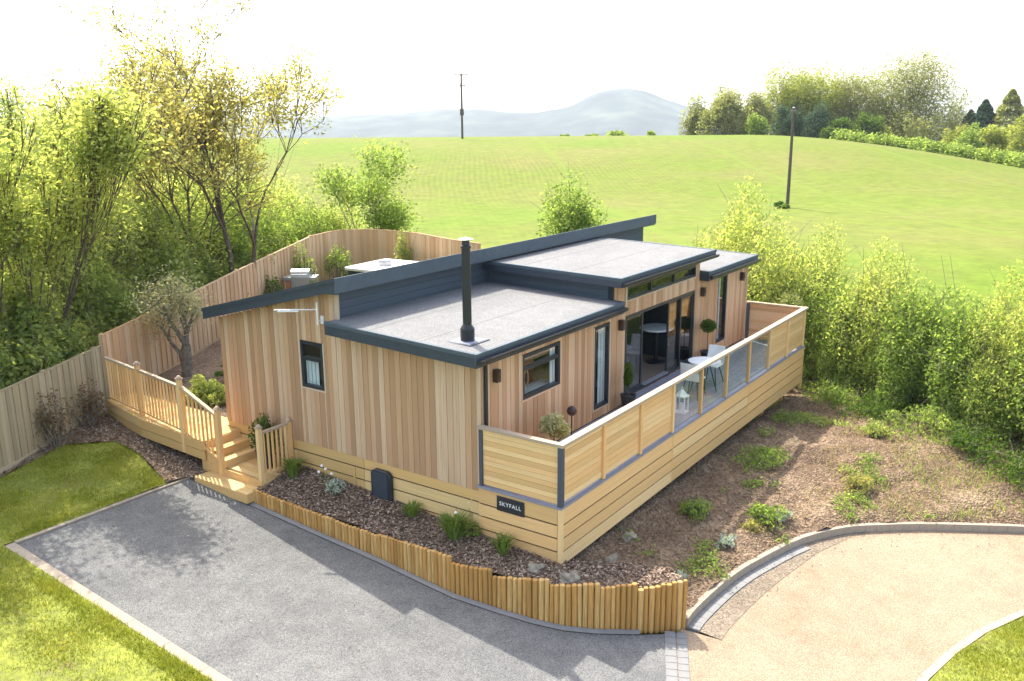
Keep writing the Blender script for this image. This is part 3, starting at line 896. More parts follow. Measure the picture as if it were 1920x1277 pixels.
# skirting of the lodge gable in two lengths
for k, (hi, lo) in enumerate([(-0.135, -0.328), (-0.358, -0.568), (-0.598, -0.808), (-0.838, -1.065)]):
    for ya, yb in ((DF - .015, 4.45), (4.46, 6.34), (6.35, 8.5)):
        piece('skirting_board', (0.016, ya, (hi + lo) / 2), (0.016, yb, (hi + lo) / 2), hi - lo, .028, (-1, 0, 0), M['pinegreen'], house)
piece('skirting_post', (-0.006, 4.72, -1.05), (-0.006, 4.72, -0.36), .06, .02, (-1, 0, 0), M['pinegreen'], house)
MB().box(0.035, 0.06, DF, BY, -1.05, -.131).build('skirting_backing', M['teal'], house)
MB().box(0.02, DL - .02, 0.035, 0.05, -1.05, -.05).build('skirting_backing', M['pole'], deck)
MB().box(0.035, 0.05, 0.051, DF, -1.05, -.05).build('skirting_backing', M['pole'], deck)
piece('corner_post', (-0.0, -0.0, -1.30), (-0.0, -0.0, -0.046), .075, .075, (-1, 0, 0), M['pine'], deck)
piece('corner_post', (DL, 0, -1.25), (DL, 0, -0.046), .07, .07, (-1, 0, 0), M['pine'], deck)
for x in (4.295, 8.605):
    piece('joint_cover', (x, -.028, -1.06), (x, -.028, -.05), .022, .012, (0, -1, 0), M['pine'], deck)
for x in (2.2, 4.4, 6.5, 8.7, 10.6, 12.2):
    piece('support_post', (x, .3, -1.8), (x, .3, -.3), .1, .1, (0, -1, 0), M['pine'], deck)
MB().box(-.05, DL + .05, -.045, .075, -.044, -.006).build('edge_channel', M['channel'], deck)
MB().box(-.05, .075, .076, DF - .003, -.044, -.006).build('edge_channel', M['channel'], deck)
nb = 11
for i in range(nb):
    y = .085 + (DF - .1) * (i + .5) / nb
    for xa, xb in ((.08, 4.297), (4.303, 8.6), (8.606, DL - .02)):
        piece('deck_board', (xa, y, -.012), (xb, y, -.012), (DF - .1) / nb - .006, .024, (0, 0, 1), M['compdeck'], deck)
# balustrade
bal = thing('balustrade', 'pale timber balustrade of the raised deck with glass and slatted panels', 'balustrade', (0, 0, 0))
BAYS = 9; bw = (DL - .0) / BAYS
for i in range(1, BAYS + 1):
    x = bw * i - (.03 if i == BAYS else 0)
    piece('post', (x, 0.015, 0), (x, 0.015, 1.035), .075, .075, (0, -1, 0), M['pine'], bal)
piece('corner_post', (0.0, 0.0, -.005), (0.0, 0.0, 1.035), .085, .085, (0, -1, 0), M['postgrey'], bal)
piece('end_post', (0.02, DF - .07, -.005), (0.02, DF - .07, 1.035), .07, .085, (-1, 0, 0), M['postgrey'], bal)
piece('end_post', (DL - .03, DF - .07, 0), (DL - .03, DF - .07, 1.035), .09, .09, (-1, 0, 0), M['postgrey'], bal)
piece('handrail', (-.055, .0, 1.066), (DL + .05, .0, 1.066), .135, .055, (0, 0, 1), M['handrail'], bal)
piece('handrail', (.0, .0685, 1.066), (.0, DF - .02, 1.066), .115, .05, (0, 0, 1), M['handrail'], bal)
piece('handrail', (DL - .02, .0685, 1.066), (DL - .02, DF - .02, 1.066), .115, .05, (0, 0, 1), M['handrail'], bal)
def slats_x(xa, xb, y):
    n = 9
    for k in range(n):
        z = .03 + (1.0 * (k + .5)) / n
        piece('slat', (xa, y, z), (xb, y, z), 1.0 / n - .006, .018, (0, -1, 0), M['pine'], bal)
for i in range(BAYS):
    xa, xb = bw * i + .04, bw * (i + 1) - .04
    if i < 3 or i >= 7:
        slats_x(xa, xb, .03)
    else:
        MB().box(xa, xb, .005, .015, .04, 1.02).build('glass_panel', M['clearglass'], bal)
for x, off_ in ((0.012, 0), (DL - .02, 0)):
    n = 11
    for k in range(n):
        z = .02 + 1.005 * (k + .5) / n
        piece('slat', (x, .05, z), (x, DF - .11, z), 1.005 / n - .007, .018, (-1, 0, 0), M['pine'] if x < 1 else M['fence'], bal)

# house sign
sg = thing('house_sign', 'small black slate sign with the white name SKYFALL on the skirting', 'sign', (-0.05, .985, -.23))
MB().box(-.046, -.028, .70, 1.27, -.365, -.095).build('plate', M['black'], sg, bevel=.004)
tcu = bpy.data.curves.new('lettering', 'FONT'); tcu.body = 'SKYFALL'; tcu.size = .105; tcu.align_x = 'CENTER'; tcu.align_y = 'CENTER'; tcu.extrude = .002; tcu.space_character = 1.15
tcu.materials.append(M['white'])
tob = bpy.data.objects.new('lettering_curve', tcu)
COL.objects.link(tob)
bpy.context.view_layer.update()
tme = bpy.data.meshes.new_from_object(tob.evaluated_get(bpy.context.evaluated_depsgraph_get()))
bpy.data.objects.remove(tob)
to = bpy.data.objects.new('lettering', tme)
link(to, sg, (-.0485, .985, -.225)); to.rotation_euler = (R(90), 0, R(-90))
# black access cover leaning on the gable skirting
hc = thing('access_cover', 'black rounded plastic access cover against the gable skirting', 'cover', (-.05, 3.95, -.85))
pr = [(3.72, -.86), (4.18, -.86), (4.20, -.80), (4.20, -.33), (4.17, -.27), (4.10, -.235), (3.80, -.235), (3.73, -.27), (3.70, -.33), (3.70, -.80)]
MB().prism(pr, 'x', -.10, -.004).build('cover_box', M['frame'], hc, bevel=.012)
MB().prism([(3.76, -.80), (4.14, -.80), (4.14, -.32), (4.10, -.285), (3.80, -.285), (3.76, -.32)], 'x', -.112, -.101).build('lid', M['anthracite'], hc, bevel=.004)

# ------------------------------------------------------------------ log edging
le = thing('log_edging', 'curved upright log edging stepping around the mulch bed beside the gravel drive', 'log edging', (-1.0, 3, -1.4))
seg = [(Vector(a), Vector(b)) for a, b in zip(LOGLINE[:-1], LOGLINE[1:])]
lens = [(b - a).length for a, b in seg]; total = sum(lens)
def along(s):
    for (a, b), L in zip(seg, lens):
        if s <= L: return a.lerp(b, s / L)
        s -= L
    return seg[-1][1]
# level groups: y where each group starts, top height at start and end
groups = [(6.5, -.85, -.91), (5.70, -.90, -.985), (3.17, -.95, -.885), (1.49, -1.0, -.95), (0.70, -1.06, -.92), (-.24, -1.02, -.93), (-.92, -1.02, -.95), (-1.46, -1.06, -.97), (-2.03, -1, -1)]
s = 0.0
while s < total:
    r = rnd.uniform(.034, .050)
    p = along(min(total, s + r))
    for gi in range(len(groups) - 1):
        if groups[gi][0] >= p.y > groups[gi + 1][0] - (1 if gi == len(groups) - 2 else 0):
            t = (groups[gi][0] - p.y) / max(.01, groups[gi][0] - groups[gi + 1][0])
            zt = groups[gi][1] * (1 - t) + groups[gi][2] * t
    z0 = float(drive_z(p.y)) - .06
    ln = Vector((rnd.uniform(-.008, .008), rnd.uniform(-.008, .008), 0))
    piece('log', (p.x, p.y, z0), (p.x + ln.x, p.y + ln.y, zt + rnd.uniform(-.008, .008)), 2 * r, 2 * r, (math.cos(s * 40), math.sin(s * 40), 0), M['log'], le, 'log')
    s += 2 * r + .002
# thin concrete haunch at the foot of the logs
hp = off([(a - .05, b - .02) for a, b in LOGLINE], 0, 0.0)
hp = hp[:-1]; ho = [(a - .17, b - .07) for a, b in LOGLINE[:-1]]
sheet('concrete_haunch', hp + ho[::-1], M['gutterstone'], lambda x, y: drive_z(y) + .022, .2)

# ------------------------------------------------------------------ kerbs and edgings
def stone_run(root, line, width, z0f, z1f, mat, name, piece_len, gap=.008, side=0.0):
    pts = [Vector(p) for p in line]
    for a, b in zip(pts[:-1], pts[1:]):
        L = (b - a).length; n = max(1, int(round(L / piece_len)))
        t = (b - a).normalized(); nn = Vector((t.y, -t.x)) * side
        for i in range(n):
            p = a.lerp(b, i / n) + t * gap / 2 + nn; q = a.lerp(b, (i + 1) / n) - t * gap / 2 + nn
            za = (z0f(p.y) + z1f(p.y)) / 2; zb = (z0f(q.y) + z1f(q.y)) / 2
            piece(name, (p.x, p.y, za), (q.x, q.y, zb), width, z1f(p.y) - z0f(p.y), (0, 0, 1), mat, root)
kb = thing('kerb', 'raised buff stone kerb curving along the foot of the bare bank', 'kerb', (4, -2.4, -1.9))
stone_run(kb, KS, .10, lambda y: float(drive_z(y)) - .05, lambda y: float(drive_z(y)) + .15, M['concrete'], 'kerb_stone', .9)
gt = thing('drain_channel', 'flat grey concrete drainage channel beside the raised kerb', 'channel', (2.5, -2.3, -1.85))
stone_run(gt, off(KS, 0, .155)[:16], .19, lambda y: float(drive_z(y)) - .05, lambda y: float(drive_z(y)) + .02, M['gutterstone'], 'channel_block', .8)
ed = thing('drive_edging', 'pale concrete edging along the left side of the gravel drive', 'edging', (-4.9, 3, -1.3))
stone_run(ed, [(-4.90, 8.28), (-4.90, -4.2)], .17, lambda y: float(drive_z(y)) - .08, lambda y: float(drive_z(y)) + .035, M['concrete'], 'edging_stone', .92)
ed2 = thing('drive_edging', 'narrow concrete edging across the head of the gravel drive', 'edging', (-3, 8.28, -1.0))
stone_run(ed2, [(-4.80, 8.28), (-1.20, 8.28)], .10, lambda y: float(drive_z(y)) - .08, lambda y: float(drive_z(y)) + .03, M['concrete'], 'edging_stone', .92)
ek = thing('lawn_edging', 'flush concrete edging curving round the small lawn by the buff road', 'edging', (3, -5.9, -2.1))
stone_run(ek, [(-0.75, -6.05), (0.2, -5.52), (1.05, -5.38), (1.7, -5.42), (2.66, -5.64), (3.66, -5.95), (4.68, -6.40), (6.45, -7.5), (7.7, -9.3)], .13, lambda y: float(drive_z(y)) - .08, lambda y: float(drive_z(y)) + .04, M['concrete'], 'edging_stone', .6)
pv_ = thing('paver_strip', 'strip of grey block pavers between the gravel drive and buff road', 'pavers', (-.4, -2.2, -1.84))
n = 24
for i in range(n):
    y0 = -1.84 - .06 * 0; t = i / n
    p = Vector((0.30, -1.88)).lerp(Vector((-3.2, -3.62)), t); q = Vector((0.30, -1.88)).lerp(Vector((-3.2, -3.62)), (i + .94) / n * 1.0 if False else (i + .94) / n)
    piece('paver', (p.x, p.y, float(drive_z(p.y)) - .01), (q.x, q.y, float(drive_z(q.y)) - .01), .17, .06, (0, 0, 1), M['gutterstone'], pv_)
    p2 = p + Vector((.085, -.16)); q2 = q + Vector((.085, -.16))
    piece('paver', (p2.x, p2.y, float(drive_z(p2.y)) - .012), (q2.x, q2.y, float(drive_z(q2.y)) - .012), .16, .06, (0, 0, 1), M['gutterstone'], pv_)

# ------------------------------------------------------------------ steps, platform, walkway
st = thing('entrance_steps', 'low timber platform and steps rising beside the lodge gable', 'steps', (-.6, 7.2, -1.1))
def decking(x0, x1, y0, y1, z, n, along_x=False, name='tread_board', mat='pinegreen', root=None):
    for i in range(n):
        if along_x:
            y = y0 + (y1 - y0) * (i + .5) / n
            piece(name, (x0, y, z - .014), (x1, y, z - .014), (y1 - y0) / n - .006, .028, (0, 0, 1), M[mat], root)
        else:
            x = x0 + (x1 - x0) * (i + .5) / n
            piece(name, (x, y0, z - .014), (x, y1, z - .014), (x1 - x0) / n - .006, .028, (0, 0, 1), M[mat], root)
# front step
decking(-1.26, -.80, 6.42, 8.06, -.90, 4, root=st)
piece('riser', (-1.255, 6.42, -1.0), (-1.255, 8.06, -1.0), .19, .03, (-1, 0, 0), M['pinegreen'], st)
piece('riser', (-1.24, 6.435, -1.0), (-.80, 6.435, -1.0), .19, .03, (0, -1, 0), M['pinegreen'], st)
# platform
decking(-.80, -.01, 6.40, 7.55, -.74, 6, root=st)
piece('riser', (-.785, 6.40, -.85), (-.785, 8.3, -.85), .20, .03, (-1, 0, 0), M['pinegreen'], st)
piece('riser', (-.77, 6.415, -.9), (-.01, 6.415, -.9), .30, .03, (0, -1, 0), M['pinegreen'], st)
# flight
for k, (y, z) in enumerate(((7.55, -.58), (7.83, -.42))):
    decking(-.86, -.01, y, y + .30, z, 2, True, 'tread_board', root=st)
for y, z in ((7.56, -.665), (7.84, -.505), (8.12, -.345)):
    piece('riser', (-.86, y, z), (-.01, y, z), .155, .02, (0, -1, 0), M['pinegreen'], st)
MB().prism([(6.42, -1.05), (8.3, -1.05), (8.3, -.28), (8.12, -.28), (7.56, -.75), (6.42, -.76)], 'x', -.885, -.862).build('stringer', M['pinegreen'], st)
wk = thing('walkway', 'raised timber walkway leading back past the olive tree', 'walkway', (-.4, 10, -.6))
WALK = [(-.92, 8.12), (0.5, 8.12), (0.9, 10.4), (0.6, 12.45), (-.44, 12.45), (-.80, 10.5)]
for i in range(31):
    y = 8.13 + .14 * (i + .5)
    xa = np.interp(y, [8.12, 10.5, 12.45], [-.94, -.82, -.46]); xb = -.02 if y < 8.58 else np.interp(y, [8.5, 9.3, 12.5], [.30, .34, .3])
    piece('walkway_board', (xa, y, -.264), (xb, y, -.264), .134, .028, (0, 0, 1), M['pinegreen'], wk)
for (ya, yb) in ((8.12, 10.5), (10.5, 12.45)):
    xa = np.interp(ya, [8.12, 10.5, 12.45], [-.93, -.81, -.45]); xb = np.interp(yb, [8.12, 10.5, 12.45], [-.93, -.81, -.45])
    for z in (-.37, -.57):
        piece('fascia_board', (xa, ya, z), (xb, yb, z), .185, .03, (-1, 0, 0), M['pinegreen'], wk)
# stair rail and walkway railing
rl = thing('railing', 'stained timber spindle railing along the walkway and down the steps', 'railing', (-.7, 10, -.25))
def newel(root, x, y, z0, z1):
    piece('post', (x, y, z0), (x, y, z1), .09, .09, (-1, 0, 0), M['pine'], root)
    MB().box(x - .06, x + .06, y - .06, y + .06, z1, z1 + .03).lathe((x, y, z1 + .03), [(.05, 0), (.055, .02), (.03, .05)], 8).build('post_cap', M['handrail'], root)
def rail(root, a, b, za0, zb0, h, n, mat='pine'):
    """a,b: plan points; za0,zb0: foot heights; h: rail height above the foot"""
    A = Vector((*a, za0)); B = Vector((*b, zb0)); up_ = Vector((0, 0, h))
    nrm = Vector((B - A)).cross(Vector((0, 0, 1)))
    piece('handrail', A + up_, B + up_, .075, .045, (0, 0, 1), M['handrail'], root)
    piece('bottom_rail', A + Vector((0, 0, .09)), B + Vector((0, 0, .09)), .05, .04, (0, 0, 1), M[mat], root)
    for i in range(n):
        t = (i + .5) / n
        p = A.lerp(B, t)
        piece('spindle', p + Vector((0, 0, .10)), p + Vector((0, 0, h - .02)), .034, .034, nrm, M[mat], root)
P0, P1, P2, P3 = (-.40, 12.40), (-.62, 10.75), (-.88, 8.85), (-.90, 7.62)
newel(rl, *P1, -.6, .93); newel(rl, *P2, -.65, .96); newel(rl, *P3, -.95, .52)
rail(rl, P0, (P1[0], P1[1] + .05), -.25, -.25, 1.06, 12)
rail(rl, (P1[0], P1[1] - .05), (P2[0], P2[1] + .05), -.25, -.25, 1.06, 12)
rail(rl, (P2[0], P2[1] - .05), (P3[0], P3[1] + .05), -.25, -.66, 1.06, 8)
r2_ = thing('railing', 'short spindle railing beside the entrance platform against the cladding', 'railing', (-.4, 6.5, -.74))
newel(r2_, -.83, 6.47, -1.05, .33); newel(r2_, -.07, 6.47, -.75, .25)
rail(r2_, (-.78, 6.47), (-.12, 6.47), -.74, -.74, .96, 6)

# ------------------------------------------------------------------ fences
def fence(root, line, tops, hgt, bmat, pw=.105, post_every=18, cap=True, z_foot=None):
    """close-boarded fence along a polyline; tops: height of the top at each point"""
    P = [Vector(p) for p in line]
    cnt = 0
    for i in range(len(P) - 1):
        a, b = P[i], P[i + 1]; L = (b - a).length; n = max(1, int(L / pw)); t = (b - a).normalized(); nn = Vector((t.y, -t.x, 0))
        for k in range(n):
            s0 = (k + .5) / n
            c = a.lerp(b, s0); zt = tops[i] * (1 - s0) + tops[i + 1] * s0
            zt_ = zt + rnd.uniform(-.006, .006)
            o_ = .02 * (k % 2) + rnd.uniform(0, .004)
            piece('fence_board', (c.x + nn.x * o_, c.y + nn.y * o_, zt - hgt), (c.x + nn.x * o_, c.y + nn.y * o_, zt_), L / n * 1.02, .016, nn, bmat, root)
            if cnt % post_every == 0:
                piece('fence_post', (c.x - nn.x * .06, c.y - nn.y * .06, zt - hgt - .1), (c.x - nn.x * .06, c.y - nn.y * .06, zt + .03), .09, .09, nn, bmat, root)
            cnt += 1
        if cap:
            piece('capping_rail', (a.x, a.y, tops[i] + .012), (b.x, b.y, tops[i + 1] + .012), .05, .03, (0, 0, 1), bmat, root)
            piece('gravel_board', (a.x + nn.x * .02, a.y + nn.y * .02, tops[i] - hgt + .05), (b.x + nn.x * .02, b.y + nn.y * .02, tops[i + 1] - hgt + .05), .16, .03, nn, bmat, root)
f1 = thing('fence', 'weathered grey board fence behind the left lawn', 'fence', (-3.4, 11.4, -.7))
fence(f1, [(-9.2, 9.0), (-6.2, 10.05), (-3.36, 11.2), (-.14, 12.92)], [.93, .93, .93, .97], 1.66, M['oldfence'])
f2 = thing('fence', 'new tan board fence stepping up behind the olive tree and barbecue', 'fence', (5, 15, 0))
fence(f2, [(-.10, 12.95), (2.89, 14.22), (5.82, 15.42), (10.77, 17.43)], [1.20, 1.42, 1.70, 2.10], 1.82, M['fence'], .12)
f3 = thing('fence', 'new tan board fence curving around the back of the hot tub', 'fence', (13, 15, .4))
fence(f3, [(10.82, 17.45), (12.0, 17.7), (12.62, 17.62), (13.3, 17.0), (13.52, 16.3), (13.4, 14.5), (12.9, 12.4), (12.6, 11.0)], [2.12, 2.14, 2.15, 2.15, 2.15, 2.15, 2.1, 2.1], 1.75, M['fence'], .12)

# ------------------------------------------------------------------ plants
def rng_pts(rs, n, c, rad):
    """points filling an ellipsoid, denser towards the skin"""
    v = rs.normal(size=(n, 3)); v /= np.linalg.norm(v, axis=1)[:, None]
    r = rs.uniform(0.15, 1, n) ** 0.45
    return np.array(c) + v * r[:, None] * np.array(rad)

def leaf_mesh(name, ctr, size, mat, parent, origin, rs, aspect=.55, droop=0.0, up_bias=.5):
    n = len(ctr)
    nrm = rs.normal(size=(n, 3)); nrm[:, 2] = np.abs(nrm[:, 2]) + up_bias
    nrm /= np.linalg.norm(nrm, axis=1)[:, None]
    a = np.cross(nrm, rs.normal(size=(n, 3))); a /= np.linalg.norm(a, axis=1)[:, None] + 1e-9
    a[:, 2] -= droop; a /= np.linalg.norm(a, axis=1)[:, None]
    b = np.cross(nrm, a)
    L = (size * rs.uniform(.6, 1.35, n))[:, None] * .5
    V = np.stack([ctr - a * L, ctr + b * L * aspect + a * L * .1, ctr + a * L, ctr - b * L * aspect + a * L * .1], 1).reshape(-1, 3)
    Q = np.arange(4 * n).reshape(n, 4)
    return np_mesh(name, V, Q, mat, parent, origin)

def tube_mesh(name, segs, mat, parent, origin, n=5, minr=0.0):
    S_ = np.array([(*a, *b, max(r0, minr), max(r1, minr)) for a, b, r0, r1 in segs])
    A, B, r0, r1 = S_[:, :3], S_[:, 3:6], S_[:, 6], S_[:, 7]
    d = B - A; d /= np.linalg.norm(d, axis=1)[:, None] + 1e-9
    ref = np.where(np.abs(d[:, 2:3]) > .9, np.array([[1, 0, 0]]), np.array([[0, 0, 1]]))
    x = np.cross(d, ref); x /= np.linalg.norm(x, axis=1)[:, None]; y = np.cross(d, x)
    V = []
    for P, r in ((A, r0), (B, r1)):
        for i in range(n):
            t = 2 * math.pi * i / n
            V.append(P + x * (r * math.cos(t))[:, None] + y * (r * math.sin(t))[:, None])
    V = np.stack(V, 1)   # segs, 2n, 3
    k = len(segs)
    Q = np.concatenate([np.stack([np.arange(k) * 2 * n + i, np.arange(k) * 2 * n + (i + 1) % n, np.arange(k) * 2 * n + n + (i + 1) % n, np.arange(k) * 2 * n + n + i], 1) for i in range(n)])
    return np_mesh(name, V.reshape(-1, 3), Q, mat, parent, origin, True)

def grow(r_, p, d, L, rad, lvl, segs, tips, spread=.55, fork=(2, 3), lift=.15, shrink=.72, steps=3):
    q = Vector(p); dd = Vector(d).normalized(); rr = rad
    for i in range(steps):
        dd = (dd + Vector((r_.uniform(-1, 1), r_.uniform(-1, 1), r_.uniform(-.4, 1) * .6 + lift)) * .17).normalized()
        n_ = q + dd * (L / steps)
        segs.append((tuple(q), tuple(n_), rr, rr * .86)); rr *= .86
        q = n_
        if lvl <= 1: tips.append(tuple(q))
        elif i >= 1 and r_.random() < .55 and lvl >= 2:     # side shoot
            sd_ = (dd + Vector((r_.uniform(-1, 1), r_.uniform(-1, 1), r_.uniform(-.3, .6))) * .9).normalized()
            grow(r_, q, sd_, L * .55, rr * .5, lvl - 2 if lvl > 2 else 0, segs, tips, spread, fork, lift, shrink, 2)
    if lvl <= 0:
        tips.append(tuple(q)); return
    k = r_.randint(*fork)
    for i in range(k):
        nd = (dd + Vector((r_.uniform(-1, 1), r_.uniform(-1, 1), r_.uniform(-.5, .8))) * spread).normalized()
        grow(r_, q, nd, L * shrink * r_.uniform(.8, 1.15), rr * .74, lvl - 1, segs, tips, spread, fork, lift, shrink, steps)

def tree(name, label, loc, height, stems, lvl, leaf, nleaf, lsize, sigma, rad=.11, bark='bark', spread=.55, cat='tree', group=None, seed=0, lift=.15, first=.34, shrink=.72, extra=None, width=None, lean=(0, 0)):
    r_ = random.Random(seed); rs = np.random.RandomState(seed)
    root = thing(name, label, cat, loc, group)
    segs = []; tips = []
    for (dx, dy, dirx, diry, sc) in stems:
        grow(r_, (loc[0] + dx, loc[1] + dy, loc[2] - .15), (dirx, diry, 1), height * first * sc, rad * sc, lvl, segs, tips, spread, (2, 3), lift, shrink)
    T = np.array(tips); L0 = np.array(loc)
    # scale to the wanted height and spread
    k = height / (np.percentile(T[:, 2], 97.5) - loc[2])
    kw = k if width is None else width / np.percentile(np.hypot(T[:, 0] - loc[0], T[:, 1] - loc[1]), 94)
    kk = np.array([kw, kw, k])
    segs = [(tuple(L0 + (np.array(a) - L0) * kk), tuple(L0 + (np.array(b) - L0) * kk), r0, r1) for a, b, r0, r1 in segs]
    T = L0 + (T - L0) * kk
    ok = [b[2] < loc[2] + height * 1.015 for a, b, r0, r1 in segs]
    segs = [q for q, o_ in zip(segs, ok) if o_]; T = T[T[:, 2] < loc[2] + height * 1.015]
    def bend(P):
        P = np.array(P, dtype=float); t = np.clip((P[..., 2] - loc[2]) / height, 0, 1.2) ** 1.4
        P[..., 0] += lean[0] * t; P[..., 1] += lean[1] * t
        return P
    segs = [(tuple(bend(a)), tuple(bend(b)), r0, r1) for a, b, r0, r1 in segs]; T = bend(T)
    tube_mesh('trunk', segs, M[bark], root, loc, 5, .0035 * height / 3)
    w = rs.gamma(1.6, 1.0, len(T)); w /= w.sum()
    idx = rs.choice(len(T), nleaf, p=w)
    ctr = T[idx] + rs.normal(size=(nleaf, 3)) * sigma * np.array([1, 1, .8])
    if extra is not None: ctr = np.concatenate([ctr, extra(rs)])
    leaf_mesh('crown', ctr, lsize, LEAF[leaf], root, loc, rs)
    return root

def bush(name, label, loc, rad, clumps, nleaf, lsize, leaf, seed, cat='shrub', group=None, stem='barkpale', up=.55, base=.1, spiky=0.0):
    """several uneven leaf clumps on a fan of stems; loc is the foot"""
    rs = np.random.RandomState(seed)
    root = thing(name, label, cat, loc, group)
    cs = []; segs = []
    for i in range(clumps):
        a = rs.uniform(0, 2 * math.pi); q = rs.uniform(0, .72) ** .7
        h = rs.uniform(base + .12, 1) 
        w = (1 - .45 * max(0, h - .55) / .45)
        c = np.array([loc[0] + rad[0] * q * w * math.cos(a), loc[1] + rad[1] * q * w * math.sin(a), loc[2] + rad[2] * h * rs.uniform(.55, .92)])
        s_ = rs.uniform(.22, .46)
        cs.append((c, s_))
        foot = (loc[0] + (c[0] - loc[0]) * .25, loc[1] + (c[1] - loc[1]) * .25, loc[2] - .05)
        mid = tuple((np.array(foot) + c) / 2 + rs.normal(size=3) * .06 * rad[0])
        rr = .010 + .012 * min(1.5, rad[2])
        segs += [(foot, mid, rr, rr * .7), (mid, tuple(c), rr * .7, rr * .35)]
        for j in range(3):
            e = c + rs.normal(size=3) * s_ * np.array(rad) * .7 + np.array([0, 0, spiky * rad[2] * .3])
            segs.append((tuple(c), tuple(e), rr * .35, rr * .15))
    tube_mesh('stem', segs, M[stem], root, loc, 4)
    ws = np.array([s_ ** 2 for _, s_ in cs]); ws /= ws.sum()
    cnt = rs.multinomial(nleaf, ws)
    pts = np.concatenate([rng_pts(rs, k, c, (s_ * rad[0], s_ * rad[1], s_ * rad[2] * (.62 + spiky))) for (c, s_), k in zip(cs, cnt)])
    pts = pts[pts[:, 2] > loc[2] + .02]
    leaf_mesh('foliage', pts, lsize, LEAF[leaf], root, loc, rs, up_bias=up, droop=0 if not spiky else -.8)
    return root

def copy_tree(o, loc, rz, sc, label=None, group=None):
    c = o.copy(); COL.objects.link(c); c.location = loc; c.rotation_euler = (0, 0, rz); c.scale = sc
    if label: c['label'] = label
    if group: c['group'] = group
    ABS[c.name] = tuple(loc)
    for ch in list(o.children):
        d = ch.copy(); COL.objects.link(d); d.parent = c
    return c

def G(x, y, dz=0.0):
    return (x, y, Hs(x, y) + dz)

# --- hedgerow trees beyond the left fences
tree('tree', 'tall open tree with sparse yellow spring leaves, highest in the left hedgerow', G(6.4, 16.3), 9.7,
     [(0, 0, .03, -.02, 1.0), (.45, -.3, .14, -.12, .85), (-.3, .25, -.55, .42, .85)], 5, 'yellow', 26000, .12, .22, .125, spread=.85, seed=11, lift=.02, width=4.0, shrink=.8)
gl = 'slender trees in the left hedgerow'
tree('tree', 'slender green tree at the far left edge of the hedgerow, cut by the frame', G(-2.0, 14.6), 6.9, [(0, 0, .05, -.28, 1), (.7, .3, .18, -.2, .9), (-.8, .2, -.2, .1, .85)], 5, 'spring', 13000, .105, .24, .055, seed=21, group=gl, spread=.5, lift=.25, width=1.8, lean=(-.2, -2.6))
tree('tree', 'slender multi-stemmed tree with green spring leaves behind the grey fence', G(-.8, 14.5), 7.3, [(0, 0, .0, -.25, 1), (.5, .4, .22, -.1, .9), (-.7, .1, -.18, -.2, .9)], 5, 'spring', 14000, .105, .24, .055, seed=22, group=gl, spread=.5, lift=.25, width=1.75, lean=(-.6, -2.8))
tree('tree', 'forked yellow-green tree with dark stems standing behind the new fence', G(1.0, 16.6), 7.4, [(0, 0, -.05, .1, 1), (.8, .2, .25, .05, .85), (.1, -.6, .08, -.2, .9)], 5, 'hedge', 14000, .105, .28, .06, seed=23, group=gl, spread=.5, lift=.25, width=1.6)
tree('tree', 'yellowish tree just left of the tall open tree', G(5.0, 19.6), 6.4, [(0, 0, 0, 0, 1), (.9, .3, .2, .1, .85), (-.6, .6, -.15, .12, .8)], 5, 'yellow', 6000, .12, .28, .08, seed=24, group=gl, spread=.48, lift=.28, width=2.2)
tree('tree', 'leaning leafy tree beyond the far left lawn corner', G(-4.6, 14.2), 6.8, [(0, 0, .05, 0, 1), (-.8, .3, -.2, .1, .9)], 5, 'spring', 7000, .12, .26, .085, seed=26, group=gl, spread=.45, lift=.3, width=2.2)
tree('tree', 'rear yellow-green tree behind the forked stems', G(3.0, 21.0), 7.0, [(0, 0, 0, 0, 1), (1.0, .5, .15, .1, .9), (-1.2, .3, -.2, .1, .9)], 5, 'hedge', 8000, .13, .38, .09, seed=27, group=gl, spread=.5, lift=.25, width=2.8)
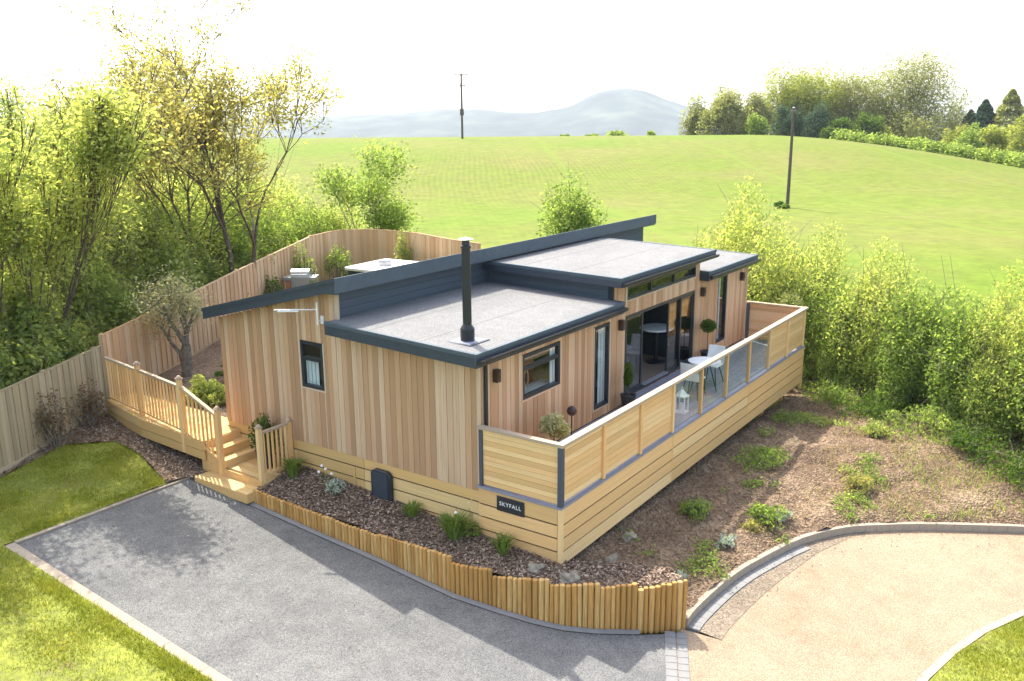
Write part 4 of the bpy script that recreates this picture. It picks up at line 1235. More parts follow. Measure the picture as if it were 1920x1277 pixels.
# hedge under the trees
hb = bush('hedge_bush', 'dense dark green shrub behind the grey fence near its corner', G(-1.3, 14.5), (1.7, 1.4, 3.6), 44, 14000, .105, 'hedge', 31, group='hedge shrubs behind the left fences')
hd = bush('hedge_bush', 'dark evergreen shrub behind the middle of the new fence', G(6.6, 17.4), (1.8, 1.5, 3.9), 36, 12000, .11, 'green', 32, group='hedge shrubs behind the left fences')
hy = bush('hedge_bush', 'yellow-green shrub glowing behind the tall open tree', G(12.0, 21.6), (2.2, 1.9, 4.4), 40, 13000, .12, 'hedge', 33, group='hedge shrubs behind the left fences')
hgp = 'hedge shrubs behind the left fences'
hf = bush('hedge_bush', 'leafy light green shrub against the back of the fence corner', G(-1.0, 13.75), (1.5, 1.05, 2.9), 34, 11000, .125, 'hedge', 34, group=hgp)
hl_ = [(hf, -3.2, 12.75, 1.0, 'leafy light green shrub against the back of the grey fence middle'), (hf, -5.4, 11.75, .95, 'leafy light green shrub against the grey fence at the left edge'), (hf, 1.2, 14.9, 1.0, 'leafy light green shrub against the new fence left of the olive tree'),
       (hf, 3.3, 15.7, 1.05, 'leafy light green shrub against the new fence behind the olive tree'), (hf, 5.4, 16.6, 1.0, 'leafy light green shrub at the fence below the tall open tree'), (hf, -2.1, 13.4, 1.1, 'taller leafy light green shrub behind the grey fence'), (hf, 7.6, 17.4, .9, 'leafy light green shrub behind the fence near the barbecue'),
       (hb, -3.6, 13.6, 1.0, 'green shrub behind the grey fence at the left edge of the picture'), (hb, -5.6, 12.6, 1.05, 'leftmost shrub behind the grey fence beyond the frame edge'), (hb, 1.2, 15.9, 1.0, 'green shrub behind the new fence left of the olive tree'),
       (hb, 3.6, 16.9, 1.0, 'green shrub behind the new fence right of the olive tree'), (hd, 8.6, 18.4, .95, 'dark shrub behind the new fence above the barbecue'),
       (hd, 5.0, 18.0, 1.05, 'dark shrub below the forked yellow-green tree'), (hy, 9.6, 20.2, .95, 'yellow-green shrub left of the tall open tree base'), (hb, -2.0, 15.0, 1.25, 'tall green shrub behind the grey fence middle'), (hb, 2.6, 17.4, 1.3, 'tall green shrub under the slender multi-stemmed tree'),
       (hy, 7.0, 19.6, 1.1, 'tall yellow-green shrub behind the dark evergreen shrubs'), (hd, 11.0, 19.3, .8, 'low dark shrub behind the fence bend'), (hy, 14.6, 24.0, 1.05, 'pale shrub at the foot of the tall open tree'), (hb, -7.5, 12.0, 1.1, 'shrub beyond the grey fence outside the left edge'),
       (hy, 16.4, 22.0, .8, 'low yellow shrub right of the tall open tree'), (hd, 12.6, 19.6, .8, 'dark shrub beside the rounded small tree'), (hy, 9.2, 22.5, 1.15, 'pale shrub under the left boughs of the tall open tree'), (hy, 4.0, 20.2, 1.1, 'pale shrub low between the left trunks'), (hy, 1.2, 18.4, 1.05, 'tall pale shrub behind the slender multi-stemmed tree'), (hy, -1.2, 16.8, 1.05, 'tall pale shrub behind the grey fence corner'), (hb, -3.6, 15.6, 1.2, 'tall green shrub at the left picture edge'), (hy, 5.4, 17.6, .9, 'pale shrub under the tall open tree right of its stems'),
       (hy, -3.0, 14.2, .78, 'bright shrub close behind the grey fence left of the slender trees'), (hy, .4, 15.6, .82, 'bright shrub close behind the fence corner'), (hy, 2.4, 16.5, .85, 'bright shrub close behind the new fence by the olive tree'),
       (hb, -.7, 14.8, .9, 'leafy shrub crowding the fence corner'), (hy, -5.0, 13.6, .8, 'bright shrub close behind the left end of the grey fence'), (hy, .0, 17.4, 1.15, 'tallest pale shrub between the slender left stems'), (hy, 3.0, 18.6, 1.15, 'tall pale shrub behind the tall open tree left stem'), (hb, 4.3, 17.0, .95, 'leafy shrub at the foot of the tall open tree')]
for i, (src, x, y, sc, lab) in enumerate(hl_):
    copy_tree(src, G(x, y), (.42 + .2 * math.sin(i * 1.7) + (math.pi if i % 2 else 0)) if src is hf else i * 1.7, (sc, sc, sc * rnd.uniform(.9, 1.15)), lab, hgp)
tree('tree', 'rounded green multi-stemmed small tree beyond the fence bend', G(15.2, 18.5), 5.2, [(0, 0, 0, 0, 1), (.3, .1, .3, -.1, .8), (-.3, .2, -.3, .1, .85), (.1, -.3, .45, -.25, .6)], 4, 'green', 9000, .14, .30, .06, seed=41, bark='barkpale', spread=.5, lift=.2)
bush('shrub', 'round green shrub in the field edge behind the lodge roof', G(20.4, 11.9), (2.0, 1.9, 4.5), 40, 11000, .15, 'green', 42)
# --- garden plants
tree('olive_tree', 'gnarled pale olive tree beside the raised walkway', (2.1, 12.9, -.3), 2.5, [(0, 0, .1, -.05, 1), (.1, 0, -.25, .2, .8)], 4, 'olive', 4200, .075, .24, .17, 'barkpale', seed=51, spread=.8, lift=.05, cat='olive tree', width=.85, first=.26)
bush('lavender_bush', 'green lavender bush on the walkway edge by the lodge corner', (.95, 10.4, -.32), (.55, .6, .62), 16, 3500, .09, 'hedge', 52, cat='plant', spiky=.5)
bush('shrub', 'dark shrub in the bed between the olive tree and lodge', (2.6, 11.4, -.3), (.9, .7, .6), 12, 2500, .1, 'dark', 53)
for i, (x, y, s_, lab) in enumerate([(-2.2, 11.55, .9, 'reddish brown shrub trained on the grey fence'), (-1.1, 12.1, .8, 'brown-leaved climber on the grey fence near the walkway')]):
    bush('shrub', lab, G(x, y, .05), (.75 * s_, .35 * s_, 1.55 * s_), 16, 620, .075, 'red', 60 + i)
for i, (x, y, h_, lab) in enumerate([(9.5, 16.6, 1.5, 'trained climber on the new fence right of the barbecue'), (11.6, 16.9, 1.6, 'tall thin climber against the curved fence by the hot tub'), (13.0, 14.9, 1.6, 'yellow-green climber against the curved fence behind the hot tub'), (7.7, 15.9, 1.5, 'leafy shrub standing left of the barbecue')]):
    bush('climber', lab, G(x, y), (.55, .55, h_ * 1.15), 14, 1300, .085, ('green', 'green', 'spring', 'dark')[i], 70 + i, cat='climber')
# --- right-hand hedge
hg = 'hedge shrubs along the field on the right'
ha = bush('hedge_shrub', 'tall yellow-green hedge shrub with upright shoots by the far deck corner', G(16.6, 2.9), (1.7, 1.7, 3.9), 40, 22000, .115, 'spring', 81, group=hg, spiky=.45)
hc_ = bush('hedge_shrub', 'broad green hedge shrub beyond the bare bank', G(14.2, -2.6), (1.9, 1.7, 3.0), 40, 20000, .115, 'green', 82, group=hg, spiky=.45)
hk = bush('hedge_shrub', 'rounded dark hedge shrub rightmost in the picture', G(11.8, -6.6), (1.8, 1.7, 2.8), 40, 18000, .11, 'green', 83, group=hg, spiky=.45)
rh = [(hk, 19.8, 6.2, .62, 'upright hedge shrub seen just right of the far roof end'), (ha, 18.6, 4.7, .86, 'tall loose hedge shrub second from the far roof end'), (ha, 17.6, 3.6, 1.05, 'tall loose hedge shrub left of the one at the deck corner'),
      (ha, 15.6, 1.4, .98, 'hedge shrub just right of the deck corner'), (hc_, 15.5, -.6, 1.0, 'green hedge shrub above the top of the bare bank'), (ha, 14.9, -1.5, .9, 'light hedge shrub behind the broad green one'),
      (hc_, 13.5, -3.9, .95, 'broad hedge shrub in the dip of the hedge'), (ha, 12.8, -5.2, .72, 'green hedge shrub near the right edge of the picture'), (ha, 14.0, -5.0, .85, 'pale hedge shrub behind the dip near the right edge'), (ha, 12.9, -6.8, .9, 'tall pale hedge shrub at the right edge'),
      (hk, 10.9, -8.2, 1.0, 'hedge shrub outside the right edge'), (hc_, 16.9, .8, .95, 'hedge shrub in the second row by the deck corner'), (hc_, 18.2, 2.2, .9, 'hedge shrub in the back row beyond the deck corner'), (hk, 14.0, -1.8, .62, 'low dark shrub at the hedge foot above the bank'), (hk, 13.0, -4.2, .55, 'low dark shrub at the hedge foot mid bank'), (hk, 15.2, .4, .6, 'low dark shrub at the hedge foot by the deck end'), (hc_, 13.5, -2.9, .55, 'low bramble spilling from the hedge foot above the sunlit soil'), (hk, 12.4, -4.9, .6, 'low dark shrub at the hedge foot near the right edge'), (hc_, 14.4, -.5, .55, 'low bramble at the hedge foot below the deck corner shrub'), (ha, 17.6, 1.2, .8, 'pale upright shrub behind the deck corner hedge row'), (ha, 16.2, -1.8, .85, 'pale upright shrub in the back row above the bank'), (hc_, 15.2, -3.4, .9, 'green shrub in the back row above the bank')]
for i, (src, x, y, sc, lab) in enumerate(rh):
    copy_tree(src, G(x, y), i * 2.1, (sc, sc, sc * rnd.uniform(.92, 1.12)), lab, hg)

# --- trees on the field crest, far right
def crest(px, d):
    u = (px - 960) / 1660 * d
    x, y = world(d, u)
    return (x, y, Hs(x, y) - .3)
gfar = 'trees on the crest of the field'
def far_tree(px, top, d, leaf, nl, spread, lab, seed, ls=.5, sig=.8, fat=1.0, wpx=40):
    c = crest(px, d); h = 6.16 + (227.6 - top) * d / 1660 - c[2]
    rr = wpx * d / 1660
    o = bush('tree', lab, c, (rr * 1.3, rr * 1.3, h * 1.1), 54, int(nl * 5.5), .38, leaf, seed, cat='tree', group=gfar, stem='bark', base=.06)
    rs = np.random.RandomState(seed); fo = [ch for ch in o.children if ch.name.startswith('foliage')][0]
    co = np.empty(len(fo.data.vertices) * 3, dtype=np.float32); fo.data.vertices.foreach_get('co', co)
    co = co.reshape(-1, 4, 3)[:, 0] + np.array(c); co = co[rs.choice(len(co), int(nl * .06))]
    r_ = random.Random(seed); segs = []
    L0 = np.array(c); top = L0 + np.array([0, 0, h * .45])
    for q in co:
        ax = L0 + np.array([(q[0] - c[0]) * .35, (q[1] - c[1]) * .35, min(max(q[2] - c[2] - h * .22, h * .1), h * .7)])
        md = (q + ax) / 2 + rs.normal(size=3) * .25
        a2 = md + (q - md) * .1
        segs += [(tuple(md), tuple(md + (q - md) * .8), .03, .012)]
        if r_.random() < .25: segs.append((tuple(ax), tuple(md), .08, .035))
    tag(tube_mesh('twigs', segs, M['bark'], o, c, 3), kind='stuff')
    return o
far_tree(1300, 198, 160, 'bare', 1000, .5, 'small thin bare tree at the left end of the crest trees', 101, .35, .6, wpx=24)
far_tree(1352, 178, 155, 'bare', 2600, .6, 'grey-green sparse tree second from left on the crest', 102, .4, .7, wpx=38)
far_tree(1402, 186, 158, 'bare', 1800, .55, 'sparse tree between the grey-green tree and the big crown', 103, .4, .7, wpx=30)
far_tree(1478, 138, 160, 'softgreen', 5200, .68, 'big yellow-green tree left of centre of the crest trees', 104, .45, .9, wpx=66)
far_tree(1560, 148, 162, 'bare', 4800, .68, 'broad olive tree crown in the middle of the crest trees', 105, .45, .9, wpx=66)
far_tree(1625, 160, 165, 'softgreen', 3200, .6, 'yellowish tree just left of the largest bare crown', 106, .45, .9, wpx=58)
far_tree(1690, 128, 158, 'bare', 6500, .75, 'largest rounded crown with bare twigs on the crest', 107, .42, 1.0, 1.2, wpx=82)
far_tree(1772, 188, 160, 'bare', 1200, .5, 'small thin tree right of the largest crown', 108, .35, .6, wpx=28)
def far_bush(px, top, w, d, leaf, lab, seed, nl=2600, cat='tree'):
    c = crest(px, d); h = 6.16 + (227.6 - top) * d / 1660 - c[2]
    bush('tree' if cat == 'tree' else 'shrub', lab, c, (w * d / 1660, w * d / 1660, h), 22, int(nl * 2), .34, leaf, seed, cat=cat, group=gfar)
far_bush(1466, 196, 34, 148, 'spruce', 'dark evergreen below the big yellow-green tree', 111)
far_bush(1520, 200, 34, 150, 'spruce', 'dark evergreen second from left under the crest crowns', 112)
far_bush(1556, 214, 34, 146, 'dark', 'dark low evergreen in the middle under the crowns', 113)
far_bush(1612, 206, 32, 147, 'dark', 'dark green tree in front of the largest crown', 114)
far_bush(1408, 212, 24, 148, 'green', 'round fresh green bush left of the dark evergreens', 115, 1600, 'shrub')
far_bush(1700, 220, 40, 150, 'bare', 'tangled undergrowth below the largest crown', 116, 1800, 'shrub')
far_bush(1745, 225, 40, 150, 'bare', 'tangled thicket right of the largest crown', 120, 1800, 'shrub')
far_bush(1800, 235, 40, 128, 'green', 'green bush below the dark spruces', 117, 2200, 'shrub')
far_bush(1850, 228, 45, 122, 'softgreen', 'large yellow-green bush near the right edge of the crest', 118, 2600, 'shrub')
far_bush(1905, 222, 45, 118, 'softgreen', 'large yellow-green bush at the right edge of the crest', 119, 2600, 'shrub')
def conifer(px, top, w, d, leaf, lab, seed):
    c = crest(px, d); h = 6.16 + (227.6 - top) * d / 1660 - c[2]; rs = np.random.RandomState(seed)
    root = thing('conifer', lab, 'conifer', c, gfar)
    tube_mesh('trunk', [(c, (c[0], c[1], c[2] + h * .95), .25, .04)], M['bark'], root, c)
    n = 9000; t = rs.uniform(.05, 1, n) ** .8; a = rs.uniform(0, 6.283, n); tier = .9 + .1 * np.sin(t * 70)
    r = (1 - t) ** .8 * 1.5 * w * d / 1660 * tier * rs.uniform(.3, 1, n) ** .5 + .1
    P = np.stack([c[0] + r * np.cos(a), c[1] + r * np.sin(a), c[2] + h * t], 1)
    leaf_mesh('crown', P, .5, LEAF[leaf], root, c, rs, droop=.5)
conifer(1822, 196, 52, 150, 'spruce', 'dark spruce left of the tawny conifer on the crest', 121)
conifer(1868, 178, 62, 148, 'bare', 'tawny pointed conifer on the crest near the right edge', 122)
conifer(1912, 200, 52, 152, 'spruce', 'dark spruce at the right edge of the crest', 123)
conifer(1797, 214, 46, 154, 'spruce', 'smaller dark spruce behind the green bush', 124)
# hedge bounding the field on the right
hedge = thing('field_hedge', 'long low field hedge running down from the crest trees', 'hedge', crest(1740, 126))
rs = np.random.RandomState(5); P = []; sg_ = []
for i in range(90):
    px = 1560 + 400 * i / 89
    d = 143 - 34 * i / 89 + rs.uniform(-1, 1)
    c = np.array(crest(px, d)); r_ = rs.uniform(.8, 1.5)
    P.append(rng_pts(rs, 210, c + np.array([0, 0, r_ * .75]), (r_ * 1.1, r_ * 1.1, r_)))
    sg_.append((tuple(c), tuple(c + np.array([0, 0, r_])), .06, .03))
tube_mesh('stem', sg_, M['bark'], hedge, ABS[hedge.name])
leaf_mesh('foliage', np.concatenate(P), .36, LEAF['green'], hedge, ABS[hedge.name], rs)
for i, (px, w, top) in enumerate([(1155, 22, 243), (1108, 14, 249), (1060, 12, 251), (1215, 12, 247)]):
    far_bush(px, top, w, 146, 'green', ('largest of the small bushes', 'second of the small bushes', 'leftmost of the small bushes', 'rightmost of the small bushes')[i] + ' on the bare crest skyline below the hill', 130 + i, 500, 'shrub')

# ------------------------------------------------------------------ utility poles
up1 = thing('utility_pole', 'timber utility pole with crossarms standing on the crest of the field', 'utility pole', crest(872, 132))
cx, cy, cz = ABS[up1.name]
MB().tube((cx, cy, cz), (cx, cy, cz + 9.35), .17, .12, 8).build('pole', M['pole'], up1)
for h, w in ((9.2, 1.0), (7.7, .62)):
    a = Vector((cx, cy, cz + h)); e = Vector((RH[0], RH[1], 0))
    ca = MB().tube(a - e * w * (1 if h > 9 else .4), a + e * w, .075, n=6).build('crossarm', M['pole'], up1)
    q = MB()
    for k in (-.9, 0, .9) if h > 9 else (-.3, .85):
        q.lathe(tuple(a + e * k * w), [(.05, .05), (.07, .12), (.05, .2), (.07, .26), (.03, .32)], 8)
    q.build('insulator', M['fabric'], ca)
MB().box(cx - .2, cx + .2, cy - .2, cy + .2, cz + 3.6, cz + 4.5).build('switch_box', M['pole'], up1)
up2 = thing('utility_pole', 'plain dark timber utility pole in the middle of the right field', 'utility pole', G(59.8, 15.6))
cx, cy, cz = ABS[up2.name]
MB().tube((cx, cy, cz - .3), (cx, cy, cz + 7.7), .15, .10, 8).build('pole', M['pole'], up2)
a = Vector((cx, cy, cz + 7.5)); e = Vector((FH[0], FH[1], 0))
q = MB().tube(a - e * .5, a + e * .5, .05, n=6); q.build('crossarm', M['pole'], up2)
MB().lathe((cx, cy, cz + 7.7), [(.12, 0), (.12, .04), (.02, .08)], 8).build('pole_cap', M['grey_metal'], up2)
bush('weed_patch', 'dark weeds around the foot of the plain field pole', G(59.3, 15.9), (1.6, .5, .5), 8, 500, .3, 'dark', 140, cat='weeds')

# ------------------------------------------------------------------ garden things at the back
bq = thing('barbecue', 'stainless steel barbecue grill on legs in the back garden', 'barbecue', G(8.9, 15.9))
cx, cy, cz = ABS[bq.name]
def bx(cx_, cy_, ang):
    return lambda lx, ly: (cx_ + lx * math.cos(ang) - ly * math.sin(ang), cy_ + lx * math.sin(ang) + ly * math.cos(ang))
Tq = bx(cx, cy, R(-55))
def obox(m_, T, x0, x1, y0, y1, z0, z1):
    c = [T(x0, y0), T(x1, y0), T(x1, y1), T(x0, y1)]
    return m_.hexa([(*p, z0) for p in c] + [(*p, z1) for p in c])
obox(MB(), Tq, -.55, .55, -.28, .28, cz + .80, cz + .90).build('shelf', M['steel'], bq)
obox(MB(), Tq, -.30, .32, -.26, .26, cz + .15, cz + .80).build('cabinet', M['steel'], bq)
hood = MB()
for i in range(8):
    t0, t1 = math.pi * i / 8, math.pi * (i + 1) / 8
    c = [Tq(-.30, -.26 * math.cos(t0)), Tq(.32, -.26 * math.cos(t0)), Tq(.32, -.26 * math.cos(t1)), Tq(-.30, -.26 * math.cos(t1))]
    hood.add([(*c[0], cz + .90 + .26 * math.sin(t0)), (*c[1], cz + .90 + .26 * math.sin(t0)), (*c[2], cz + .90 + .26 * math.sin(t1)), (*c[3], cz + .90 + .26 * math.sin(t1))], [(0, 1, 2, 3)])
for xx in (-.30, .32):
    hood.add([(*Tq(xx, -.26 * math.cos(math.pi * i / 8)), cz + .90 + .26 * math.sin(math.pi * i / 8)) for i in range(9)], [tuple(range(9))])
hood.build('hood', M['steel'], bq)
for lx in (-.5, .5):
    for ly in (-.24, .24):
        MB().tube((*Tq(lx, ly), cz), (*Tq(lx, ly), cz + .80), .022, n=6).build('leg', M['grey_metal'], bq)
obox(MB(), Tq, -.54, -.32, -.24, .24, cz + .25, cz + .78).build('side_cover', M['copper'], bq)
MB().tube((*Tq(-.25, -.29), cz + 1.0), (*Tq(.27, -.29), cz + 1.0), .014, n=6).build('handle', M['steel'], bq)
ut = thing('grill_tools', 'dark grill tools lying on the barbecue shelf', 'tools', (*Tq(.45, 0), cz + .9))
q = MB().tube((*Tq(.38, -.1), cz + .92), (*Tq(.48, .12), cz + 1.12), .018, n=6); q.tube((*Tq(.48, -.1), cz + .92), (*Tq(.44, .1), cz + 1.05), .016, n=6)
q.build('tongs', M['black'], ut)
ht = thing('hot_tub', 'square dark-sided hot tub under a white cover behind the lodge', 'hot tub', G(11.2, 13.9))
cx, cy, cz = ABS[ht.name]; Th = bx(cx, cy, R(4))
obox(MB(), Th, -1.05, 1.05, -1.05, 1.05, cz, cz + .84).build('cabinet', M['anthracite'], ht, bevel=.05)
obox(MB(), Th, -1.12, -.003, -1.12, 1.12, cz + .842, cz + .96).build('cover', M['white'], ht, bevel=.03)
obox(MB(), Th, .003, 1.12, -1.12, 1.12, cz + .842, cz + .96).build('cover', M['white'], ht, bevel=.03)
tb = thing('towel_basket', 'small grey box standing on the white hot tub cover', 'box', (*Th(-.2, .1), cz + .96))
obox(MB(), Th, -.36, -.04, -.1, .22, cz + .962, cz + 1.12).build('basket', M['grey_metal'], tb)
obox(MB(), Th, -.38, -.02, -.12, .24, cz + 1.121, cz + 1.15).build('lid', M['channel'], tb)
be = thing('bed_edging', 'low sleeper edging between the walkway and olive bed', 'edging', (.6, 11.6, -.3))
piece('sleeper', (.35, 10.7, -.25), (1.9, 12.0, -.22), .08, .16, (0, 0, 1), M['pine'], be)

# ------------------------------------------------------------------ on the deck
def pot(root, x, y, z, r, h, mat='pot'):
    MB().lathe((x, y, z), [(r * .72, 0), (r, h), (r * 1.06, h), (r * 1.06, h + .02), (r * .85, h + .02), (r * .8, h - .03)], 14).build('pot', M[mat], root)
def potted(label, x, y, z, r, h, rad, leaf, seed, stemh=0.0, ball_=False, ls=.05, nl=1400, spiky=0.0):
    root = thing('potted_plant', label, 'plant', (x, y, z))
    pot(root, x, y, z, r, h)
    rs_ = np.random.RandomState(seed)
    zc = z + h + stemh
    if stemh: MB().tube((x, y, z + h - .03), (x, y, zc + rad[2] * .5), .012, n=6).build('stem', M['bark'], root)
    if ball_:
        P = rng_pts(rs_, nl, (x, y, zc + rad[2]), rad)
    else:
        P = np.concatenate([rng_pts(rs_, nl // 8, (x + rs_.uniform(-.5, .5) * rad[0], y + rs_.uniform(-.5, .5) * rad[1], zc + rad[2] * rs_.uniform(.3, 1.4)), tuple(q_ * .55 for q_ in rad)) for _ in range(8)])
    leaf_mesh('foliage', P, ls, LEAF[leaf], root, (x, y, z), rs_, droop=-.8 if spiky else 0)
    return root
potted('variegated cream shrub in a pot at the near end of the deck', 1.45, 1.05, 0, .2, .38, (.30, .30, .30), 'variegated', 201, stemh=.10, ls=.075, nl=1600)
potted('slim dark topiary in a black pot left of the sliding door', 5.02, 1.38, 0, .17, .36, (.13, .13, .34), 'dark', 202, stemh=.12, ls=.05, nl=1400)
potted('ball topiary on a bare stem right of the sliding door', 9.40, 1.40, 0, .17, .38, (.21, .21, .18), 'dark', 203, stemh=.50, ball_=True, ls=.05, nl=1600)
lp = thing('garden_light', 'dark globe light on a thin stem beside the variegated plant', 'light', (2.5, 1.3, 0))
MB().tube((2.5, 1.3, 0), (2.5, 1.3, .64), .012, n=6).build('stem', M['black'], lp)
MB().ball((2.5, 1.3, .72), .10).build('globe', M['brown'], lp, smooth=True)
MB().lathe((2.5, 1.3, 0), [(.09, 0), (.09, .015), (.02, .03)], 12).build('base', M['black'], lp)
pp = potted('wispy pale shrub in a pot beyond the slatted deck end', 13.35, .55, -1.45, .22, .4, (.36, .36, .36), 'bare', 204, stemh=1.75, ball_=True, ls=.07, nl=500)
MB().ball((13.35, .55, 1.06), .12, 3, .4).build('dark_core', LEAF['dark'], pp)
ln = thing('lantern', 'white open lantern standing on the deck behind the glass', 'lantern', (5.6, .38, 0))
q = MB()
for sx in (-1, 1):
    for sy in (-1, 1):
        q.tube((5.6 + sx * .10, .38 + sy * .10, .0), (5.6 + sx * .10, .38 + sy * .10, .36), .018, n=5)
q.box(5.48, 5.72, .26, .50, .0, .03); q.box(5.48, 5.72, .26, .50, .36, .385)
q.lathe((5.6, .38, .385), [(.14, 0), (.06, .10), (.03, .12)], 4)
q.build('lantern_frame', M['white'], ln)
MB().lathe((5.6, .38, .031), [(.05, 0), (.05, .18)], 12).build('candle', M['fabric'], ln)
q = MB().tube((5.6 - .05, .38, .50), (5.6, .38, .58), .006, n=5).tube((5.6, .38, .58), (5.6 + .05, .38, .50), .006, n=5)
q.build('handle', M['white'], ln)
# bistro table and chairs
bt = thing('bistro_table', 'round pale-topped bistro table on splayed black legs on the deck', 'table', (7.35, .62, 0))
MB().lathe((7.35, .62, .70), [(.36, 0), (.38, .01), (.38, .022), (.36, .03)], 28).build('tabletop', M['white'], bt)
for k in range(4):
    a = k * math.pi / 2 + .5
    MB().tube((7.35 + .30 * math.cos(a), .62 + .30 * math.sin(a), 0), (7.35 + .10 * math.cos(a), .62 + .10 * math.sin(a), .70), .014, n=6).build('leg', M['black'], bt)
def chair(label, x, y, ang, group):
    root = thing('garden_chair', label, 'chair', (x, y, 0), group)
    T = bx(x, y, ang)
    obox(MB(), T, -.21, .21, -.21, .21, .43, .47).build('seat', M['white'], root, bevel=.012)
    b = MB()
    for i in range(6):
        t0, t1 = -1 + i / 3, -1 + (i + 1) / 3
        c = [T(-.20 - .03 * (1 - t0 * t0), .22 * t0), T(-.20 - .03 * (1 - t1 * t1), .22 * t1)]
        c2 = [T(-.30 - .03 * (1 - t0 * t0), .20 * t0), T(-.30 - .03 * (1 - t1 * t1), .20 * t1)]
        c3 = [T(-.215 - .03 * (1 - t0 * t0), .22 * t0), T(-.215 - .03 * (1 - t1 * t1), .22 * t1)]
        c4 = [T(-.315 - .03 * (1 - t0 * t0), .20 * t0), T(-.315 - .03 * (1 - t1 * t1), .20 * t1)]
        b.hexa([(*c[0], .47), (*c[1], .47), (*c3[1], .47), (*c3[0], .47), (*c2[0], .86), (*c2[1], .86), (*c4[1], .86), (*c4[0], .86)])
    b.build('backrest', M['white'], root)
    for lx, ly in ((-.24, -.22), (-.24, .22), (.24, -.22), (.24, .22)):
        MB().tube((*T(lx, ly), 0), (*T(lx * .5, ly * .6), .43), .013, n=6).build('leg', M['black'], root)
chair('white shell chair left of the bistro table on the deck', 6.75, .62, 0, 'white chairs at the bistro table')
chair('white shell chair right of the bistro table on the deck', 8.05, .72, math.pi, 'white chairs at the bistro table')
# indoors: oval table seen through the open door
dt = thing('dining_table', 'pale oval table inside the lodge seen through the open door', 'table', (8.7, 2.5, .1))
vs = [(8.7 + .46 * math.cos(2 * math.pi * i / 28), 2.5 + .42 * math.sin(2 * math.pi * i / 28)) for i in range(28)]
MB().prism(vs, 'z', .99, 1.03).build('tabletop', M['white'], dt)
MB().lathe((8.7, 2.5, .10), [(.26, 0), (.24, .03), (.05, .08), (.05, .89)], 14).build('pedestal', M['black'], dt)
vz = thing('window_ornament', 'pale loop ornament standing inside the deck-side window', 'ornament', (1.95, DF + .3, 1.2))
q = MB()
for i in range(18):
    t0, t1 = 2 * math.pi * i / 18, 2 * math.pi * (i + 1) / 18
    q.tube((1.95 + .07 * math.cos(t0), DF + .3, 1.40 + .17 * math.sin(t0)), (1.95 + .07 * math.cos(t1), DF + .3, 1.40 + .17 * math.sin(t1)), .012, n=5)
q.build('loop', M['casing'], vz)
MB().box(1.40, 2.66, DF + .14, DF + .42, 1.17, 1.20).build('inner_sill', M['white'], w1)
# plant by the gable behind the short railing
gp = bush('potted_shrub', 'dark green rosemary-like shrub behind the short railing on the platform', (-.33, 6.95, -.40), (.36, .36, .78), 12, 1800, .07, 'dark', 210, cat='plant', spiky=.4)
MB().lathe((-.33, 6.95, -.74), [(.15, 0), (.19, .36), (.20, .37), (.17, .38), (.16, .34)], 14).build('pot', M['pot'], gp)

# ------------------------------------------------------------------ bed and bank planting, stones, chips
def tuft(label, x, y, z, r, h, n, leaf, seed, cat='plant'):
    """grassy tuft of arching blades"""
    rs_ = np.random.RandomState(seed)
    a = rs_.uniform(0, 6.283, n); rr = rs_.uniform(.1, 1, n) * r; hh = h * rs_.uniform(.6, 1.1, n)
    b0 = np.stack([x + .25 * rr * np.cos(a), y + .25 * rr * np.sin(a), np.full(n, z - .02)], 1)
    m0 = np.stack([x + .6 * rr * np.cos(a), y + .6 * rr * np.sin(a), z + hh * .8], 1)
    t0 = np.stack([x + 1.1 * rr * np.cos(a), y + 1.1 * rr * np.sin(a), z + hh], 1)
    w = np.stack([-np.sin(a), np.cos(a), 0 * a], 1) * .014
    V = np.stack([b0 - w, b0 + w, m0 + w * .8, m0 - w * .8, m0 - w * .8, m0 + w * .8, t0 + w * .1, t0 - w * .1], 1).reshape(-1, 3)
    Q = np.arange(8 * n).reshape(-1, 4)
    root = thing('grass_tuft', label, cat, (x, y, z))
    np_mesh('blades', V, Q, LEAF[leaf], root, (x, y, z))
    return root
def bz(x, y): return float(bed_z(np.array([x]), np.array([y]))[0])
tuft('small green tuft in the bed by the platform corner', -.35, 6.1, bz(-.35, 6.1), .3, .35, 260, 'green', 301)
tuft('low green tuft right of the black access cover', -.25, 3.05, bz(-.25, 3.05), .25, .24, 200, 'green', 302)
tuft('largest grassy tuft in the mulch bed below the gable', -.38, 1.95, bz(-.38, 1.95), .34, .42, 420, 'green', 303)
tuft('wispy grass tuft near the house sign', -.32, .95, bz(-.32, .95), .26, .32, 200, 'green', 304)
for i, (x, y, lab) in enumerate([(-.35, 4.9, 'white-flowered plant left of the access cover'), (-.15, 1.75, 'white-flowered plant below the deck corner end of the cladding')]):
    z = bz(x, y); root = thing('flowering_plant', lab, 'plant', (x, y, z)); rs_ = np.random.RandomState(310 + i)
    P = rng_pts(rs_, 260, (x, y, z + .14), (.22, .22, .14)); leaf_mesh('foliage', P, .06, LEAF['silver' if i == 0 else 'green'], root, (x, y, z), rs_)
    q = MB(); qs = MB()
    for k in range(4):
        fx_, fy_, fz_ = x + rs_.uniform(-.2, .2), y + rs_.uniform(-.25, .25), z + rs_.uniform(.34, .62)
        qs.tube((x + (fx_ - x) * .4, y + (fy_ - y) * .4, z), (fx_, fy_, fz_), .005, n=4); q.ball((fx_, fy_, fz_), .027, k, .3, 8, 6)
    qs.build('stem', LEAF['green'], root); q.build('flower', M['white'], root)
def stone(x, y, z, r, label, seed):
    o = MB().ball((x, y, z - r * .3), r * 1.05, seed, .9, 16, 10, (1.15, .9, .75)).build('boulder', M['stone'], None, None, True)
    tag(o, label, 'boulder')
stone(-.42, .25, bz(-.42, .25) + .05, .13, 'pale boulder in the bed below the house sign', 1)
